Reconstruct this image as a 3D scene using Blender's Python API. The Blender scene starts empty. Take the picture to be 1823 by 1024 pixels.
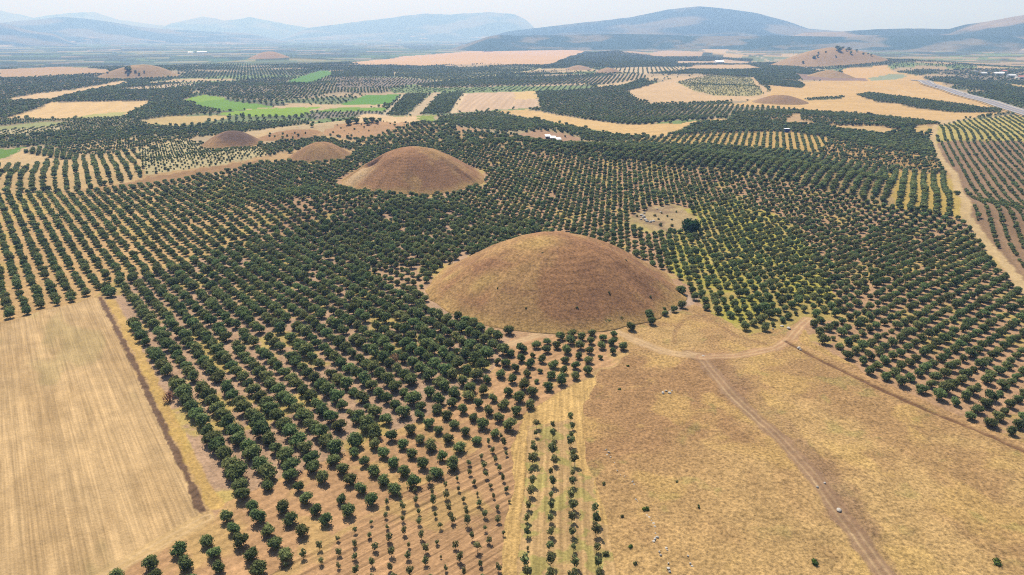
import bpy, math, random
import numpy as np

random.seed(7)
rng = np.random.default_rng(7)
sc = bpy.context.scene
col = sc.collection

# ------------------------------------------------------------------ camera, sky, sun, exposure
IMG_W, IMG_H = 1823.0, 1024.0
FPX = 1216.0                       # focal length in pixels of the photograph
PITCH = math.radians(20.3)
CAM_H = 100.0
cam_d = bpy.data.cameras.new('camera')
cam_d.sensor_width = 36.0
cam_d.lens = 36.0 * FPX / IMG_W
cam_d.clip_start = 1.0
cam_d.clip_end = 120000.0
cam = bpy.data.objects.new('camera', cam_d)
cam.location = (0, 0, CAM_H)
cam.rotation_euler = (math.radians(90) - PITCH, 0, 0)
col.objects.link(cam)
sc.camera = cam

SUN_EL, SUN_AZ = math.radians(54), math.radians(-20)     # azimuth from +Y, positive towards +X
w = bpy.data.worlds.new('World'); sc.world = w; w.use_nodes = True
nt = w.node_tree
bg = nt.nodes['Background']
sky = nt.nodes.new('ShaderNodeTexSky'); sky.sky_type = 'NISHITA'
sky.sun_disc = False
sky.sun_elevation = SUN_EL
sky.sun_rotation = SUN_AZ
sky.altitude = 200
sky.air_density = 1.0
sky.dust_density = 2.0
sky.ozone_density = 1.5
nt.links.new(sky.outputs[0], bg.inputs[0])
bg.inputs[1].default_value = 0.078

sd = bpy.data.lights.new('sun', 'SUN'); sd.energy = 4.8; sd.angle = math.radians(0.55)
sd.color = (1.0, 0.955, 0.885)
sun = bpy.data.objects.new('sun', sd); col.objects.link(sun)
sun.location = (0, 0, 3000)
sdir = (math.cos(SUN_EL) * math.sin(SUN_AZ), math.cos(SUN_EL) * math.cos(SUN_AZ), math.sin(SUN_EL))
sun.rotation_euler = (math.radians(90) - SUN_EL, 0, math.pi - SUN_AZ)

vs = sc.view_settings
vs.view_transform = 'Standard'; vs.look = 'None'; vs.exposure = 0.9; vs.gamma = 1.0
vs.use_curve_mapping = False
cy = sc.cycles
cy.use_denoising = False
cy.use_adaptive_sampling = False
cy.pixel_filter_type = 'BLACKMAN_HARRIS'; cy.filter_width = 1.1
cy.max_bounces = 5; cy.diffuse_bounces = 3; cy.glossy_bounces = 1
cy.transmission_bounces = 2; cy.transparent_max_bounces = 6; cy.volume_bounces = 0

# ------------------------------------------------------------------ numeric helpers
def hash2(ix, iy, seed=0):
    h = (ix.astype(np.int64) * 374761393 + iy.astype(np.int64) * 668265263 + seed * 1442695041) & 0xFFFFFFFF
    h = ((h ^ (h >> 13)) * 1274126177) & 0xFFFFFFFF
    h = ((h ^ (h >> 16)) * 2246822519) & 0xFFFFFFFF
    return ((h ^ (h >> 15)) & 0xFFFFFF) / float(0xFFFFFF)

def vnoise(x, y, seed=0):
    x = np.asarray(x, float); y = np.asarray(y, float)
    ix = np.floor(x); iy = np.floor(y)
    fx = x - ix; fy = y - iy
    fx = fx * fx * (3 - 2 * fx); fy = fy * fy * (3 - 2 * fy)
    ix = ix.astype(np.int64); iy = iy.astype(np.int64)
    a = hash2(ix, iy, seed); b = hash2(ix + 1, iy, seed)
    c = hash2(ix, iy + 1, seed); d = hash2(ix + 1, iy + 1, seed)
    return (a + (b - a) * fx) * (1 - fy) + (c + (d - c) * fx) * fy

def fbm(x, y, size, octaves=4, seed=0):
    s = np.zeros(np.shape(x)); amp = 1.0; tot = 0.0; f = 1.0 / size
    x = np.asarray(x, float); y = np.asarray(y, float)
    wx = size * .55 * (vnoise(x * f * 1.3 + 3.7, y * f * 1.3 - 8.2, seed + 77) - .5); wy = size * .55 * (vnoise(x * f * 1.3 - 5.1, y * f * 1.3 + 2.9, seed + 78) - .5)
    x = x + wx; y = y + wy
    for o in range(octaves):
        ca, sa = math.cos(.6 + 1.1 * o), math.sin(.6 + 1.1 * o)
        s = s + amp * vnoise((x * ca - y * sa) * f + 17.3 * o, (x * sa + y * ca) * f - 9.1 * o, seed + o)
        tot += amp; amp *= 0.5; f *= 2.03
    return s / tot            # 0..1

def sstep(a, b, x):
    t = np.clip((x - a) / (b - a), 0, 1)
    return t * t * (3 - 2 * t)

def lin(c):
    c = np.asarray(c, float) / 255.0
    return np.where(c <= 0.04045, c / 12.92, ((c + 0.055) / 1.055) ** 2.4)

K_ALB = 0.45
def C(r, g, b):
    return lin((r, g, b)) * K_ALB * np.array([.99, 1.035, 1.0])

def raydir(u, v):
    x = (u - IMG_W / 2) / FPX; y = (v - IMG_H / 2) / FPX
    return np.array([x, math.cos(PITCH) - y * math.sin(PITCH), -math.sin(PITCH) - y * math.cos(PITCH)])

def flat(u, v, z=0.0):
    d = raydir(u, v); t = (z - CAM_H) / d[2]
    return float(d[0] * t), float(d[1] * t)

def seg_dist(X, Y, pts):
    d = np.full(np.shape(X), 1e9); along = np.zeros(np.shape(X)); acc = 0.0; side = np.zeros(np.shape(X))
    for (x0, y0), (x1, y1) in zip(pts[:-1], pts[1:]):
        dx, dy = x1 - x0, y1 - y0; L2 = dx * dx + dy * dy + 1e-9; L = math.sqrt(L2)
        t = np.clip(((X - x0) * dx + (Y - y0) * dy) / L2, 0, 1)
        px = X - (x0 + t * dx); py = Y - (y0 + t * dy)
        dd = np.hypot(px, py); m = dd < d
        d = np.where(m, dd, d); along = np.where(m, acc + t * L, along)
        side = np.where(m, np.sign(dx * py - dy * px), side)
        acc += L
    return d, along, side

# ------------------------------------------------------------------ relief of the land
BUMPS = []
def bump(u, v, h, sx, sy):
    x, y = flat(u, v); BUMPS.append((x, y, h, sx, sy))
bump(545, 372, 7.5, 45, 40)
bump(420, 420, -2.0, 60, 50)
bump(1400, 430, -3.0, 90, 60)
bump(1330, 900, 2.0, 40, 40)
bump(840, 98, 26, 330, 420)
bump(1100, 97, 26, 180, 260)
bump(1250, 98, 20, 260, 260)
bump(1600, 118, 20, 220, 260)
bump(1310, 160, 7, 90, 120)
bump(250, 128, 12, 160, 160)
bump(500, 104, 22, 260, 300)
bump(560, 235, 6, 60, 40)
bump(650, 235, 8, 45, 45)
bump(975, 243, 8, 35, 40)
bump(780, 235, 6, 40, 50)
bump(1620, 150, 8, 120, 120)
RIDGES = [([flat(*p) for p in [(930, 276), (1100, 288), (1250, 302), (1400, 322), (1560, 350), (1720, 385)]], 9.0, 44),
          ([flat(*p) for p in [(-80, 335), (60, 330), (150, 318), (300, 300), (430, 284)]], 4.5, 34),
          ([flat(*p) for p in [(1240, 224), (1330, 215), (1420, 214), (1560, 222), (1660, 236)]], 6.0, 55)]
def H(x, y):
    x = np.asarray(x, float); y = np.asarray(y, float)
    r = np.hypot(x, y)
    z = 2.0 * (fbm(x, y, 140, 3, 11) - 0.5) * sstep(60, 260, r) + 9.0 * (fbm(x, y, 260, 2, 15) - 0.5) * sstep(240, 420, r)
    z = z + 26 * (fbm(x, y, 900, 3, 21) - 0.52) * sstep(900, 2600, r)
    for bx, by, h, sx, sy in BUMPS:
        z = z + h * np.exp(-(((x - bx) / sx) ** 2 + ((y - by) / sy) ** 2))
    for pts, h, s in RIDGES:
        d, _, _ = seg_dist(x, y, pts)
        z = z + h * np.exp(-(d / s) ** 2)
    # the low plain beyond the hills
    az = np.arctan2(x, y)
    pl = sstep(2600, 4200, r) * (1 - 0.75 * sstep(-0.15, 0.2, az))
    z = z * (1 - 0.85 * sstep(3600, 6000, r)) - 22 * pl
    return z

_T = 60 * np.exp(np.linspace(0, math.log(12000 / 60.0), 420)); _F = np.linspace(0, 1, 48)
def at(u, v):
    """world point on the relief seen along a viewing direction"""
    d = raydir(u, v); n = math.hypot(d[0], d[1])
    ts = _T / n
    zz = CAM_H + d[2] * ts
    hit = np.nonzero(zz < H(d[0] * ts, d[1] * ts))[0]
    if len(hit) == 0:
        t = ts[-1]
    else:
        i = max(hit[0], 1); a, b = ts[i - 1], ts[i]
        tf = a + (b - a) * _F
        g = CAM_H + d[2] * tf - H(d[0] * tf, d[1] * tf)
        k = max(int(np.argmax(g < 0)), 1)
        t = tf[k - 1] + (tf[k] - tf[k - 1]) * g[k - 1] / (g[k - 1] - g[k] + 1e-9)
    return float(d[0] * t), float(d[1] * t)

def at3(u, v):
    x, y = at(u, v); return x, y, float(H(x, y))

def poly(pts):
    return np.array([at(*p) for p in pts])

def in_poly(X, Y, P):
    x0, y0 = P.min(0); x1, y1 = P.max(0)
    idx = np.nonzero((X > x0) & (X < x1) & (Y > y0) & (Y < y1))[0]
    res = np.zeros(len(X), bool)
    if len(idx) == 0: return res
    x = X[idx]; y = Y[idx]; ins = np.zeros(len(idx), bool)
    n = len(P)
    for i in range(n):
        ax, ay = P[i]; bx, by = P[(i + 1) % n]
        if ay == by: continue
        c = ((ay > y) != (by > y))
        ins ^= c & (x < (bx - ax) * (y - ay) / (by - ay) + ax)
    res[idx] = ins
    return res

# ------------------------------------------------------------------ mounds (round burial mounds and small hills)
MOUNDS = []   # centre x,y, radius x,y, height, rotation
def mound_spec(uc, vc, rx, ry, h, rot=0.0):
    x, y = flat(uc, vc); return (x, y, rx, ry, h, rot)
M_SPECS = [
    # px centre of the base, radii, height
    dict(c=(989, 508), rx=53.5, ry=51, h=22.0, seed=1, name='burial_mound', label='largest bare grass burial mound in the middle of the olive grove', cat='mound'),
    dict(c=(736, 318.5), rx=52, ry=52, h=23.0, seed=2, name='burial_mound', label='second burial mound with a dug pit and pale spoil on one flank', cat='mound'),
    dict(c=(571, 279), rx=26, ry=30, h=12.5, seed=3, name='burial_mound', label='small round brown mound next behind the mound with the pit', cat='mound'),
    dict(c=(414, 257), rx=28, ry=34, h=13.0, seed=4, name='burial_mound', label='dark topped small mound behind the plot of sparse young trees', cat='mound'),
    dict(c=(516, 243), rx=33, ry=30, h=5.5, seed=5, name='burial_mound', label='low shrubby brown mound between two small round mounds', cat='mound'),
    dict(c=(1389, 182), rx=42, ry=45, h=11.0, seed=6, name='burial_mound', label='flat grey brown mound alone in the wide tan fields', cat='mound'),
    dict(c=(1471, 112), rx=195, ry=175, h=50.0, seed=7, name='burial_mound', label='huge far conical mound dotted with dark trees', cat='mound'),
    dict(c=(1083, 131), rx=42, ry=50, h=15, seed=8, name='burial_mound', label='small pinkish mound behind the striped orchard', cat='mound'),
    dict(c=(1030, 123), rx=42, ry=50, h=10, seed=9, name='burial_mound', label='lower pale mound at the foot of the dark wooded hill', cat='mound'),
    dict(c=(248, 136), rx=95, ry=90, h=27, seed=10, name='burial_mound', label='pale twin topped mound at the edge of the blue plain', cat='mound'),
    dict(c=(478, 103), rx=90, ry=110, h=26, seed=11, name='burial_mound', label='far pinkish mound standing before the hazy plain', cat='mound'),
    dict(c=(1478, 136), rx=55, ry=60, h=14, seed=12, name='burial_mound', label='small bare tan mound in front of the huge conical mound', cat='mound'),
]
for m in M_SPECS:
    m['x'], m['y'] = at(*m['c'])
def on_mound(X, Y, pad=1.0):
    res = np.zeros(np.shape(X), bool)
    for m in M_SPECS:
        res |= (((X - m['x']) / (m['rx'] + pad)) ** 2 + ((Y - m['y']) / (m['ry'] + pad)) ** 2) < 1
    return res

# ------------------------------------------------------------------ land use: an ordered list of regions, later ones lie on top
# plant: (row angle deg, step along row, pitch between rows, crown diameter, size jitter, missing share, kind)
REG = []
def region(name, pts, colr, plant=None, streak=None, var=0.18, patch=None, obj=None, label=None, cat=None):
    REG.append(dict(name=name, P=poly(pts), c=colr, plant=plant, streak=streak, var=var, patch=patch, obj=obj, label=label, cat=cat))

SOIL = C(192, 152, 118); GOLD = C(208, 168, 104); TAN = C(214, 182, 138); STRAW = C(206, 172, 116)
BROWN = C(165, 124, 88); PINK = C(196, 158, 132); YEL = C(198, 172, 98); GREEN = C(96, 142, 52); DKSOIL = C(150, 122, 96)
GRN2 = C(120, 140, 84)
A1 = -51.5
OL = 'olive'
# --- far fields -------------------------------------------------
region('far_tan', [(620, 112), (720, 100), (830, 92), (880, 82), (940, 82), (1000, 85), (1042, 92), (1000, 110), (970, 116), (850, 114), (750, 118), (640, 114)], C(222, 180, 140), var=.08, obj='stubble_field', label='broad pink tan stubble field on the far plateau', cat='field')
region('far_plough', [(846, 84), (876, 81), (890, 91), (862, 93)], C(128, 98, 96), var=.08, obj='ploughed_field', label='small dark purple ploughed patch on the far plateau', cat='field')
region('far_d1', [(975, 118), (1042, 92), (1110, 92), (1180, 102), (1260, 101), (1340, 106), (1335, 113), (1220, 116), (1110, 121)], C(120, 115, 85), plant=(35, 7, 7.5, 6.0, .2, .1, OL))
region('far_t2', [(1105, 93), (1190, 90), (1260, 92), (1250, 99), (1180, 101)], C(205, 172, 140), var=.1)
region('far_t3', [(1245, 85), (1300, 86), (1290, 94), (1335, 100), (1310, 104), (1270, 97)], TAN, var=.1)
region('far_t4', [(1200, 109), (1290, 106), (1345, 110), (1330, 114), (1210, 114)], C(205, 175, 145), var=.1)
region('far_t5', [(0, 124), (100, 119), (190, 124), (195, 131), (100, 134), (60, 138), (0, 139)], C(196, 160, 122), var=.12)
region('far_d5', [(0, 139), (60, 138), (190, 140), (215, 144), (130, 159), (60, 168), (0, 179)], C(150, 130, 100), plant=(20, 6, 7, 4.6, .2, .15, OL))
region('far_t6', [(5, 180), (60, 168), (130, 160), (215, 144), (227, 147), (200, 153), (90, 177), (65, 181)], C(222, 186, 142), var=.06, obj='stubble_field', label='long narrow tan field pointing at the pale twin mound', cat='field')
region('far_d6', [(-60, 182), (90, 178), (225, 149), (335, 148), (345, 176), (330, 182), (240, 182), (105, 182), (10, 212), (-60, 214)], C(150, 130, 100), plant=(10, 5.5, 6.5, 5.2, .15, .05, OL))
region('far_t7', [(210, 158), (300, 150), (345, 147), (350, 152), (290, 159), (215, 161)], C(205, 178, 145), plant=(5, 9, 9, 4, .2, .5, OL))
region('far_t8', [(12, 211), (92, 183), (105, 182), (266, 180), (248, 193), (215, 208), (100, 212)], C(226, 188, 134), var=.06, streak=(4, 14, .06), obj='stubble_field', label='large pale tan field shaped like a wedge among dark orchards', cat='field')
region('far_t8g', [(130, 211), (170, 203), (225, 199), (215, 208)], C(186, 178, 110), var=.1)
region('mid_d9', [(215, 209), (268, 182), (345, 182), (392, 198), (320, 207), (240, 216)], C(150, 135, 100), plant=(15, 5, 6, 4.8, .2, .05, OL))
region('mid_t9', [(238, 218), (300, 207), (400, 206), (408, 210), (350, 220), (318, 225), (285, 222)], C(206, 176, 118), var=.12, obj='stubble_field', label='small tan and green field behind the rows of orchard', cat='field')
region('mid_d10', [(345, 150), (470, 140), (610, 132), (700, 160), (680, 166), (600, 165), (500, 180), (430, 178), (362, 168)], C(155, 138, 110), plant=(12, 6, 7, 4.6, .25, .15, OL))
region('g1a', [(322, 179), (362, 169), (400, 174), (398, 178), (345, 182)], C(138, 170, 52), var=.06, obj='green_field', label='uppermost bright green field with a pointed end', cat='field')
region('g1b', [(345, 182), (400, 177), (440, 184), (492, 190), (410, 198), (385, 196), (350, 189)], C(116, 156, 46), var=.08, obj='green_field', label='middle bright green field below the pointed one', cat='field')
region('g1c', [(392, 201), (470, 193), (572, 190), (548, 200), (540, 207), (450, 207), (395, 205)], C(142, 172, 48), var=.08, obj='green_field', label='lowest bright yellow green field of the joined three', cat='field')
region('g2', [(510, 146), (570, 126), (612, 128), (595, 132), (548, 148)], C(100, 146, 56), var=.05, obj='green_field', label='slanting dark green field higher up beyond the joined green fields', cat='field')
region('g3', [(604, 187), (650, 170), (716, 168), (692, 186)], C(102, 150, 44), var=.06, obj='green_field', label='square green field beside the dark striped plots', cat='field')
region('g4', [(560, 198), (615, 191), (692, 192), (684, 198), (575, 199)], C(126, 158, 48), var=.06, obj='green_field', label='narrow green strip just below the square green field', cat='field')
region('grey1', [(545, 206), (575, 199), (684, 198), (682, 206), (620, 208), (560, 213)], C(150, 135, 120), plant=(8, 5, 7, 3.6, .2, .2, OL))
region('p1', [(683, 206), (718, 168), (762, 167), (724, 206)], C(150, 140, 112), plant=(62, 3, 6.2, 4.2, .15, .03, OL))
region('p2', [(724, 206), (770, 167), (787, 163), (748, 206)], C(205, 178, 144), var=.12, obj='bare_field', label='narrow bare strip between two dark striped plots', cat='field')
region('p3', [(749, 204), (789, 168), (828, 165), (806, 202)], C(140, 132, 105), plant=(62, 3, 5.6, 4.4, .15, .02, OL))
region('p4', [(806, 202), (829, 166), (953, 162), (962, 192), (880, 196)], C(214, 180, 150), var=.06, streak=(86, 9, .10), obj='stubble_field', label='pale square stubble field with faint stripes among orchards', cat='field')
region('p4b', [(914, 164), (953, 162), (957, 176), (916, 177)], C(224, 188, 132), var=.04)
region('g5', [(733, 207), (770, 205), (779, 217), (745, 217)], C(146, 160, 62), var=.06, streak=(62, 6, .18), obj='green_field', label='tiny lime green striped plot behind the mounds', cat='field')
region('w1', [(703, 124), (760, 121), (920, 117), (965, 122), (880, 136), (790, 144), (705, 138)], C(196, 186, 136), plant=(80, 4, 13, 5.0, .1, .03, OL))
region('d11', [(590, 128), (700, 125), (702, 136), (590, 138)], C(120, 115, 90), plant=(5, 6, 6, 5.2, .1, .0, OL))
region('b11', [(600, 138), (702, 138), (792, 145), (700, 156), (600, 158)], C(150, 132, 116), plant=(5, 7, 8, 3.5, .3, .35, OL))
region('w2', [(740, 150), (900, 141), (1050, 138), (1145, 132), (1155, 142), (1080, 150), (950, 153), (760, 157)], C(190, 164, 134), plant=(78, 4.2, 9, 4.8, .1, .04, OL))
region('w3', [(1060, 152), (1150, 140), (1155, 144), (1068, 156)], TAN, var=.08)
region('g6', [(690, 158), (900, 153), (1060, 153), (1050, 159), (880, 163), (700, 166)], C(132, 148, 92), plant=(80, 5, 11, 3.4, .2, .2, OL))
region('w4', [(1090, 122), (1220, 118), (1228, 124), (1140, 132), (1096, 128)], C(212, 186, 150), plant=(80, 6, 13, 4.6, .2, .2, OL))
region('d12', [(955, 164), (1060, 157), (1116, 155), (1118, 164), (1132, 176), (1152, 185), (1215, 188), (1300, 185), (1420, 196), (1330, 200), (1270, 213), (1210, 214), (1150, 223), (1100, 221), (1020, 209), (940, 194), (962, 192)], C(165, 145, 112), plant=(70, 4, 7, 4.8, .12, .02, OL))
region('d12b', [(1100, 155), (1145, 140), (1180, 157), (1118, 164)], C(140, 125, 100), plant=(60, 4, 6.5, 5.2, .1, 0, OL))
region('t12', [(1116, 163), (1190, 142), (1250, 135), (1300, 130), (1345, 138), (1372, 170), (1345, 178), (1250, 183), (1160, 185), (1132, 176)], C(216, 180, 138), var=.12, obj='stubble_field', label='pale sloping field left of the flat grey mound', cat='field')
region('t12b', [(1205, 146), (1290, 130), (1330, 128), (1360, 168), (1330, 172), (1270, 170), (1230, 160)], C(182, 168, 118), plant=(118, 3.4, 7, 2.6, .2, .35, OL), var=.15)
region('t13', [(1205, 190), (1300, 186), (1345, 178), (1372, 168), (1366, 150), (1440, 146), (1510, 140), (1590, 128), (1640, 136), (1680, 150), (1720, 172), (1800, 199), (1740, 209), (1690, 214), (1640, 216), (1560, 206), (1450, 197), (1320, 189)], C(218, 178, 122), var=.10, streak=(170, 30, .06), obj='stubble_field', label='wide golden stubble field stretching below the road', cat='field')
region('d13', [(1342, 138), (1420, 145), (1434, 152), (1426, 157), (1352, 150)], C(150, 132, 100), plant=(28, 3.4, 8, 4.6, .1, .0, OL))
region('d14', [(1335, 113), (1395, 111), (1452, 126), (1420, 143), (1345, 138), (1250, 133), (1245, 124), (1330, 122)], C(130, 120, 92), plant=(30, 6, 6.5, 5.6, .15, .02, OL))
region('t14', [(1250, 116), (1330, 115), (1360, 122), (1330, 124), (1250, 124), (1190, 122)], C(210, 176, 138), var=.1)
region('b14', [(1415, 131), (1480, 137), (1540, 139), (1545, 144), (1430, 143)], C(158, 130, 118), var=.12)
region('t15', [(1500, 122), (1580, 116), (1600, 130), (1545, 139), (1500, 137)], C(222, 180, 124), var=.06, obj='stubble_field', label='bright orange tan field at the foot of the huge conical mound', cat='field')
region('g15', [(1545, 139), (1590, 131), (1616, 134), (1590, 142), (1555, 144)], C(160, 165, 135), var=.06)
region('d15', [(1525, 170), (1545, 166), (1640, 178), (1780, 195), (1783, 201), (1700, 201), (1620, 191), (1600, 185), (1560, 182)], C(150, 130, 95), plant=(20, 4.6, 6, 5.0, .1, .0, OL))
region('d15b', [(1430, 176), (1505, 172), (1500, 176), (1440, 179)], C(150, 140, 95), plant=(20, 4.6, 6, 4.0, .1, .1, OL))
region('d16', [(1680, 148), (1720, 143), (1823, 158), (1950, 185), (1950, 215), (1823, 180), (1740, 158)], C(140, 122, 92), plant=(40, 5, 6, 5.4, .15, .04, OL))
region('v16', [(1660, 128), (1720, 122), (1850, 132), (1850, 146), (1740, 143)], C(150, 135, 110), plant=(40, 11, 12, 6.5, .35, .35, OL))
region('t16', [(1780, 148), (1850, 155), (1950, 165), (1950, 172), (1823, 158)], C(214, 178, 128), var=.1)
# --- left middle ------------------------------------------------
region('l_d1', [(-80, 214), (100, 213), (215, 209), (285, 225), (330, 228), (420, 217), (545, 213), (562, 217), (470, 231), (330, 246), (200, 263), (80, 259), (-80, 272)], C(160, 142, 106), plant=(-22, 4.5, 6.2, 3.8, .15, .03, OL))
region('l_g1', [(-80, 230), (0, 225), (90, 216), (132, 218), (60, 229), (-80, 238)], C(160, 160, 104), var=.1)
region('l_w1', [(-80, 240), (0, 232), (60, 228), (110, 223), (118, 229), (60, 237), (-80, 250)], C(205, 186, 146), plant=(-75, 4, 8, 3.2, .15, .1, OL))
region('l_g2', [(-60, 268), (0, 267), (42, 262), (15, 280), (-60, 292)], C(108, 142, 48), var=.06, obj='green_field', label='small bright green field cut by the picture edge', cat='field')
region('l_t2', [(-40, 292), (15, 282), (45, 262), (52, 275), (100, 276), (118, 285), (60, 292), (20, 294)], C(214, 180, 132), var=.1)
region('l_w2', [(80, 262), (180, 250), (330, 240), (372, 236), (300, 262), (210, 273), (150, 278), (110, 268)], C(206, 174, 128), plant=(-34, 5.0, 5.4, 3.2, .2, .08, OL))
region('l_d3', [(42, 272), (80, 264), (140, 278), (150, 285), (110, 284)], C(170, 145, 105), plant=(-60, 4, 5, 4.4, .1, .0, OL))
region('l_d4', [(-120, 300), (20, 294), (60, 292), (118, 285), (205, 273), (245, 262), (251, 318), (128, 340), (-120, 350)], C(208, 174, 124), plant=(-58, 4.2, 6.6, 3.9, .2, .08, OL))
region('l_s5', [(246, 266), (320, 248), (430, 262), (478, 262), (482, 276), (380, 296), (256, 312)], C(204, 184, 138), plant=(-34, 4.4, 4.8, 2.2, .25, .08, OL), obj='ground_plot', label='pale plot of sparse young trees below the dark topped mound', cat='field')
region('l_b6', [(120, 345), (252, 319), (380, 297), (425, 290), (470, 284), (468, 290), (395, 306), (260, 331), (150, 350)], C(172, 132, 92), var=.15)
region('l_e', [(455, 262), (520, 246), (600, 238), (640, 250), (690, 262), (620, 268), (560, 256), (480, 278)], C(180, 150, 112), plant=(-58, 4.6, 5, 3.6, .15, .03, OL))
region('hill_b', [(560, 238), (600, 222), (650, 218), (730, 212), (770, 222), (700, 240), (660, 246), (620, 246)], C(196, 152, 112), var=.15, plant=(30, 11, 12, 2.2, .4, .55, OL), obj='bare_slope', label='bare brown slope with scattered bushes behind the mounds', cat='slope')
region('hill_p', [(620, 212), (655, 202), (700, 207), (740, 207), (775, 220), (720, 217), (640, 222)], C(226, 190, 146), var=.1)
region('grove_f', [(630, 258), (680, 240), (740, 221), (790, 222), (860, 236), (930, 240), (1000, 258), (880, 262), (760, 258), (690, 262)], C(190, 155, 112), plant=(20, 6.2, 6.6, 4.8, .15, .1, OL))
region('hill_c', [(795, 222), (870, 232), (868, 238), (820, 234)], C(190, 148, 112), var=.15)
region('d_low', [(779, 206), (880, 199), (960, 215), (1060, 236), (1160, 244), (1190, 243), (1080, 254), (1000, 246), (940, 236), (870, 232), (800, 224)], C(176, 156, 116), plant=(112, 3.4, 6.4, 3.8, .15, .05, OL))
region('hill_d', [(916, 240), (950, 234), (1000, 236), (1030, 245), (1034, 252), (980, 254), (940, 248)], C(188, 148, 118), var=.12, plant=(30, 14, 14, 1.8, .4, .6, OL), obj='bare_slope', label='bare pinkish knoll carrying three white sheds', cat='slope')
region('bowl', [(880, 197), (940, 195), (1030, 211), (1110, 222), (1210, 220), (1270, 212), (1296, 211), (1292, 216), (1230, 222), (1195, 241), (1160, 243), (1080, 236), (1000, 221), (920, 206)], C(222, 182, 124), var=.06, streak=(20, 20, .05), obj='stubble_field', label='curved golden strip of stubble between two dark groves', cat='field')
# --- right middle -----------------------------------------------
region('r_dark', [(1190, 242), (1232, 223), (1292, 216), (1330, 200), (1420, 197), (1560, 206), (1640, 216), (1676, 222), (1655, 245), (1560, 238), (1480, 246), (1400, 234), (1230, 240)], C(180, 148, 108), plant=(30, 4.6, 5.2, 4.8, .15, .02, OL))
region('r_gap1', [(1398, 216), (1412, 204), (1424, 203), (1426, 214), (1448, 218), (1452, 222), (1400, 222)], C(205, 168, 126), var=.12)
region('r_gap2', [(1474, 222), (1560, 224), (1604, 233), (1572, 239), (1480, 229)], C(212, 176, 124), var=.1, obj='bare_field', label='small bare tan opening inside the dark grove beyond the ridge', cat='field')
region('r_gap3', [(1625, 228), (1658, 222), (1652, 238), (1630, 240)], C(206, 172, 112), var=.12)
region('r_dark2', [(1480, 246), (1500, 230), (1570, 239), (1655, 246), (1668, 280), (1600, 272), (1540, 262)], C(170, 142, 100), plant=(30, 4, 5, 4.6, .1, .0, OL))
region('r_yel', [(1160, 244), (1230, 240), (1400, 234), (1480, 246), (1560, 264), (1668, 282), (1685, 312), (1600, 304), (1500, 288), (1420, 272), (1260, 260), (1080, 256)], C(202, 166, 100), plant=(70, 4.2, 6.2, 3.4, .2, .10, OL))
region('r_yel2', [(1480, 246), (1560, 264), (1668, 282), (1685, 312), (1600, 304), (1500, 288), (1450, 276)], C(196, 156, 104), plant=(A1, 4.8, 5.4, 3.3, .25, .14, OL))
region('crest', [(760, 258), (880, 262), (1000, 258), (1080, 256), (1260, 260), (1420, 272), (1500, 288), (1600, 304), (1690, 312), (1705, 330), (1715, 390), (1600, 372), (1500, 345), (1350, 312), (1200, 296), (1000, 276), (900, 268), (800, 264)], C(176, 148, 104), plant=(58, 3.6, 6.2, 4.7, .1, .01, OL))
region('strips', [(1570, 312), (1600, 304), (1690, 312), (1703, 330), (1716, 390), (1640, 378), (1590, 368)], C(196, 166, 92), plant=(60, 3.0, 6.4, 4.2, .1, .01, OL))
region('rf_top', [(1664, 226), (1705, 215), (1830, 203), (2000, 200), (2000, 252), (1823, 252), (1700, 250), (1662, 254)], C(196, 176, 104), plant=(63, 3.6, 6.6, 3.0, .15, .04, OL))
region('rf', [(1662, 254), (1700, 250), (1823, 252), (2000, 252), (2300, 420), (2100, 700), (1823, 512), (1782, 462), (1748, 420), (1720, 385), (1714, 350), (1698, 308), (1678, 288)], C(158, 126, 98), plant=(63, 3.6, 5.7, 2.6, .18, .05, OL), streak=(63, 5.7, .10))
# --- central groves ---------------------------------------------
region('cent', [(-200, 352), (0, 346), (130, 343), (260, 331), (400, 306), (470, 290), (520, 288), (620, 275), (650, 262), (760, 258), (800, 264), (1000, 276), (1200, 296), (1350, 312), (1500, 345), (1600, 372), (1714, 391), (1745, 425), (1823, 515), (2100, 700), (2000, 900), (1823, 788), (1650, 716), (1550, 672), (1446, 606), (1425, 575), (1335, 596), (1262, 556), (1235, 540), (1180, 560), (1090, 580), (1118, 632), (1000, 692), (880, 772), (700, 880), (560, 962), (440, 1060), (150, 1140), (180, 1030), (385, 925), (190, 522), (168, 528), (0, 576), (-220, 650), (-400, 560)],
       SOIL, plant=(A1, 5.0, 5.3, 3.95, .10, .02, OL), patch=(YEL, 12, .60, .7), obj='grove_soil', label='tan soil with yellow weeds under the rows of olive trees', cat='soil')
region('b_left', [(-200, 352), (0, 346), (130, 343), (260, 331), (400, 308), (430, 330), (470, 360), (440, 420), (330, 470), (215, 500), (185, 512), (168, 528), (0, 576), (-220, 650), (-400, 560)],
       C(208, 168, 118), plant=(A1, 5.0, 5.3, 4.0, .10, .015, OL), patch=(C(206, 178, 100), 30, .55, .6))
region('d_east', [(1222, 372), (1300, 352), (1420, 400), (1460, 470), (1500, 560), (1425, 575), (1335, 596), (1262, 556), (1216, 500), (1180, 470)],
       C(194, 168, 100), plant=(A1, 5.0, 5.3, 3.95, .12, .02, OL), patch=(C(186, 174, 78), 16, .46, .8))
region('a_big', [(190, 522), (188, 508), (300, 478), (405, 449), (469, 427), (527, 412), (564, 398), (603, 383), (670, 375), (722, 356), (800, 368), (870, 388), (970, 400), (930, 430), (840, 470), (775, 500), (775, 530), (800, 560), (850, 585), (905, 605), (900, 640), (840, 700), (765, 738), (645, 792), (540, 838), (400, 895), (385, 880)],
       C(192, 156, 128), plant=(A1, 4.8, 5.7, 4.9, .09, .03, OL), patch=(YEL, 10, .64, .8))
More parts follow.
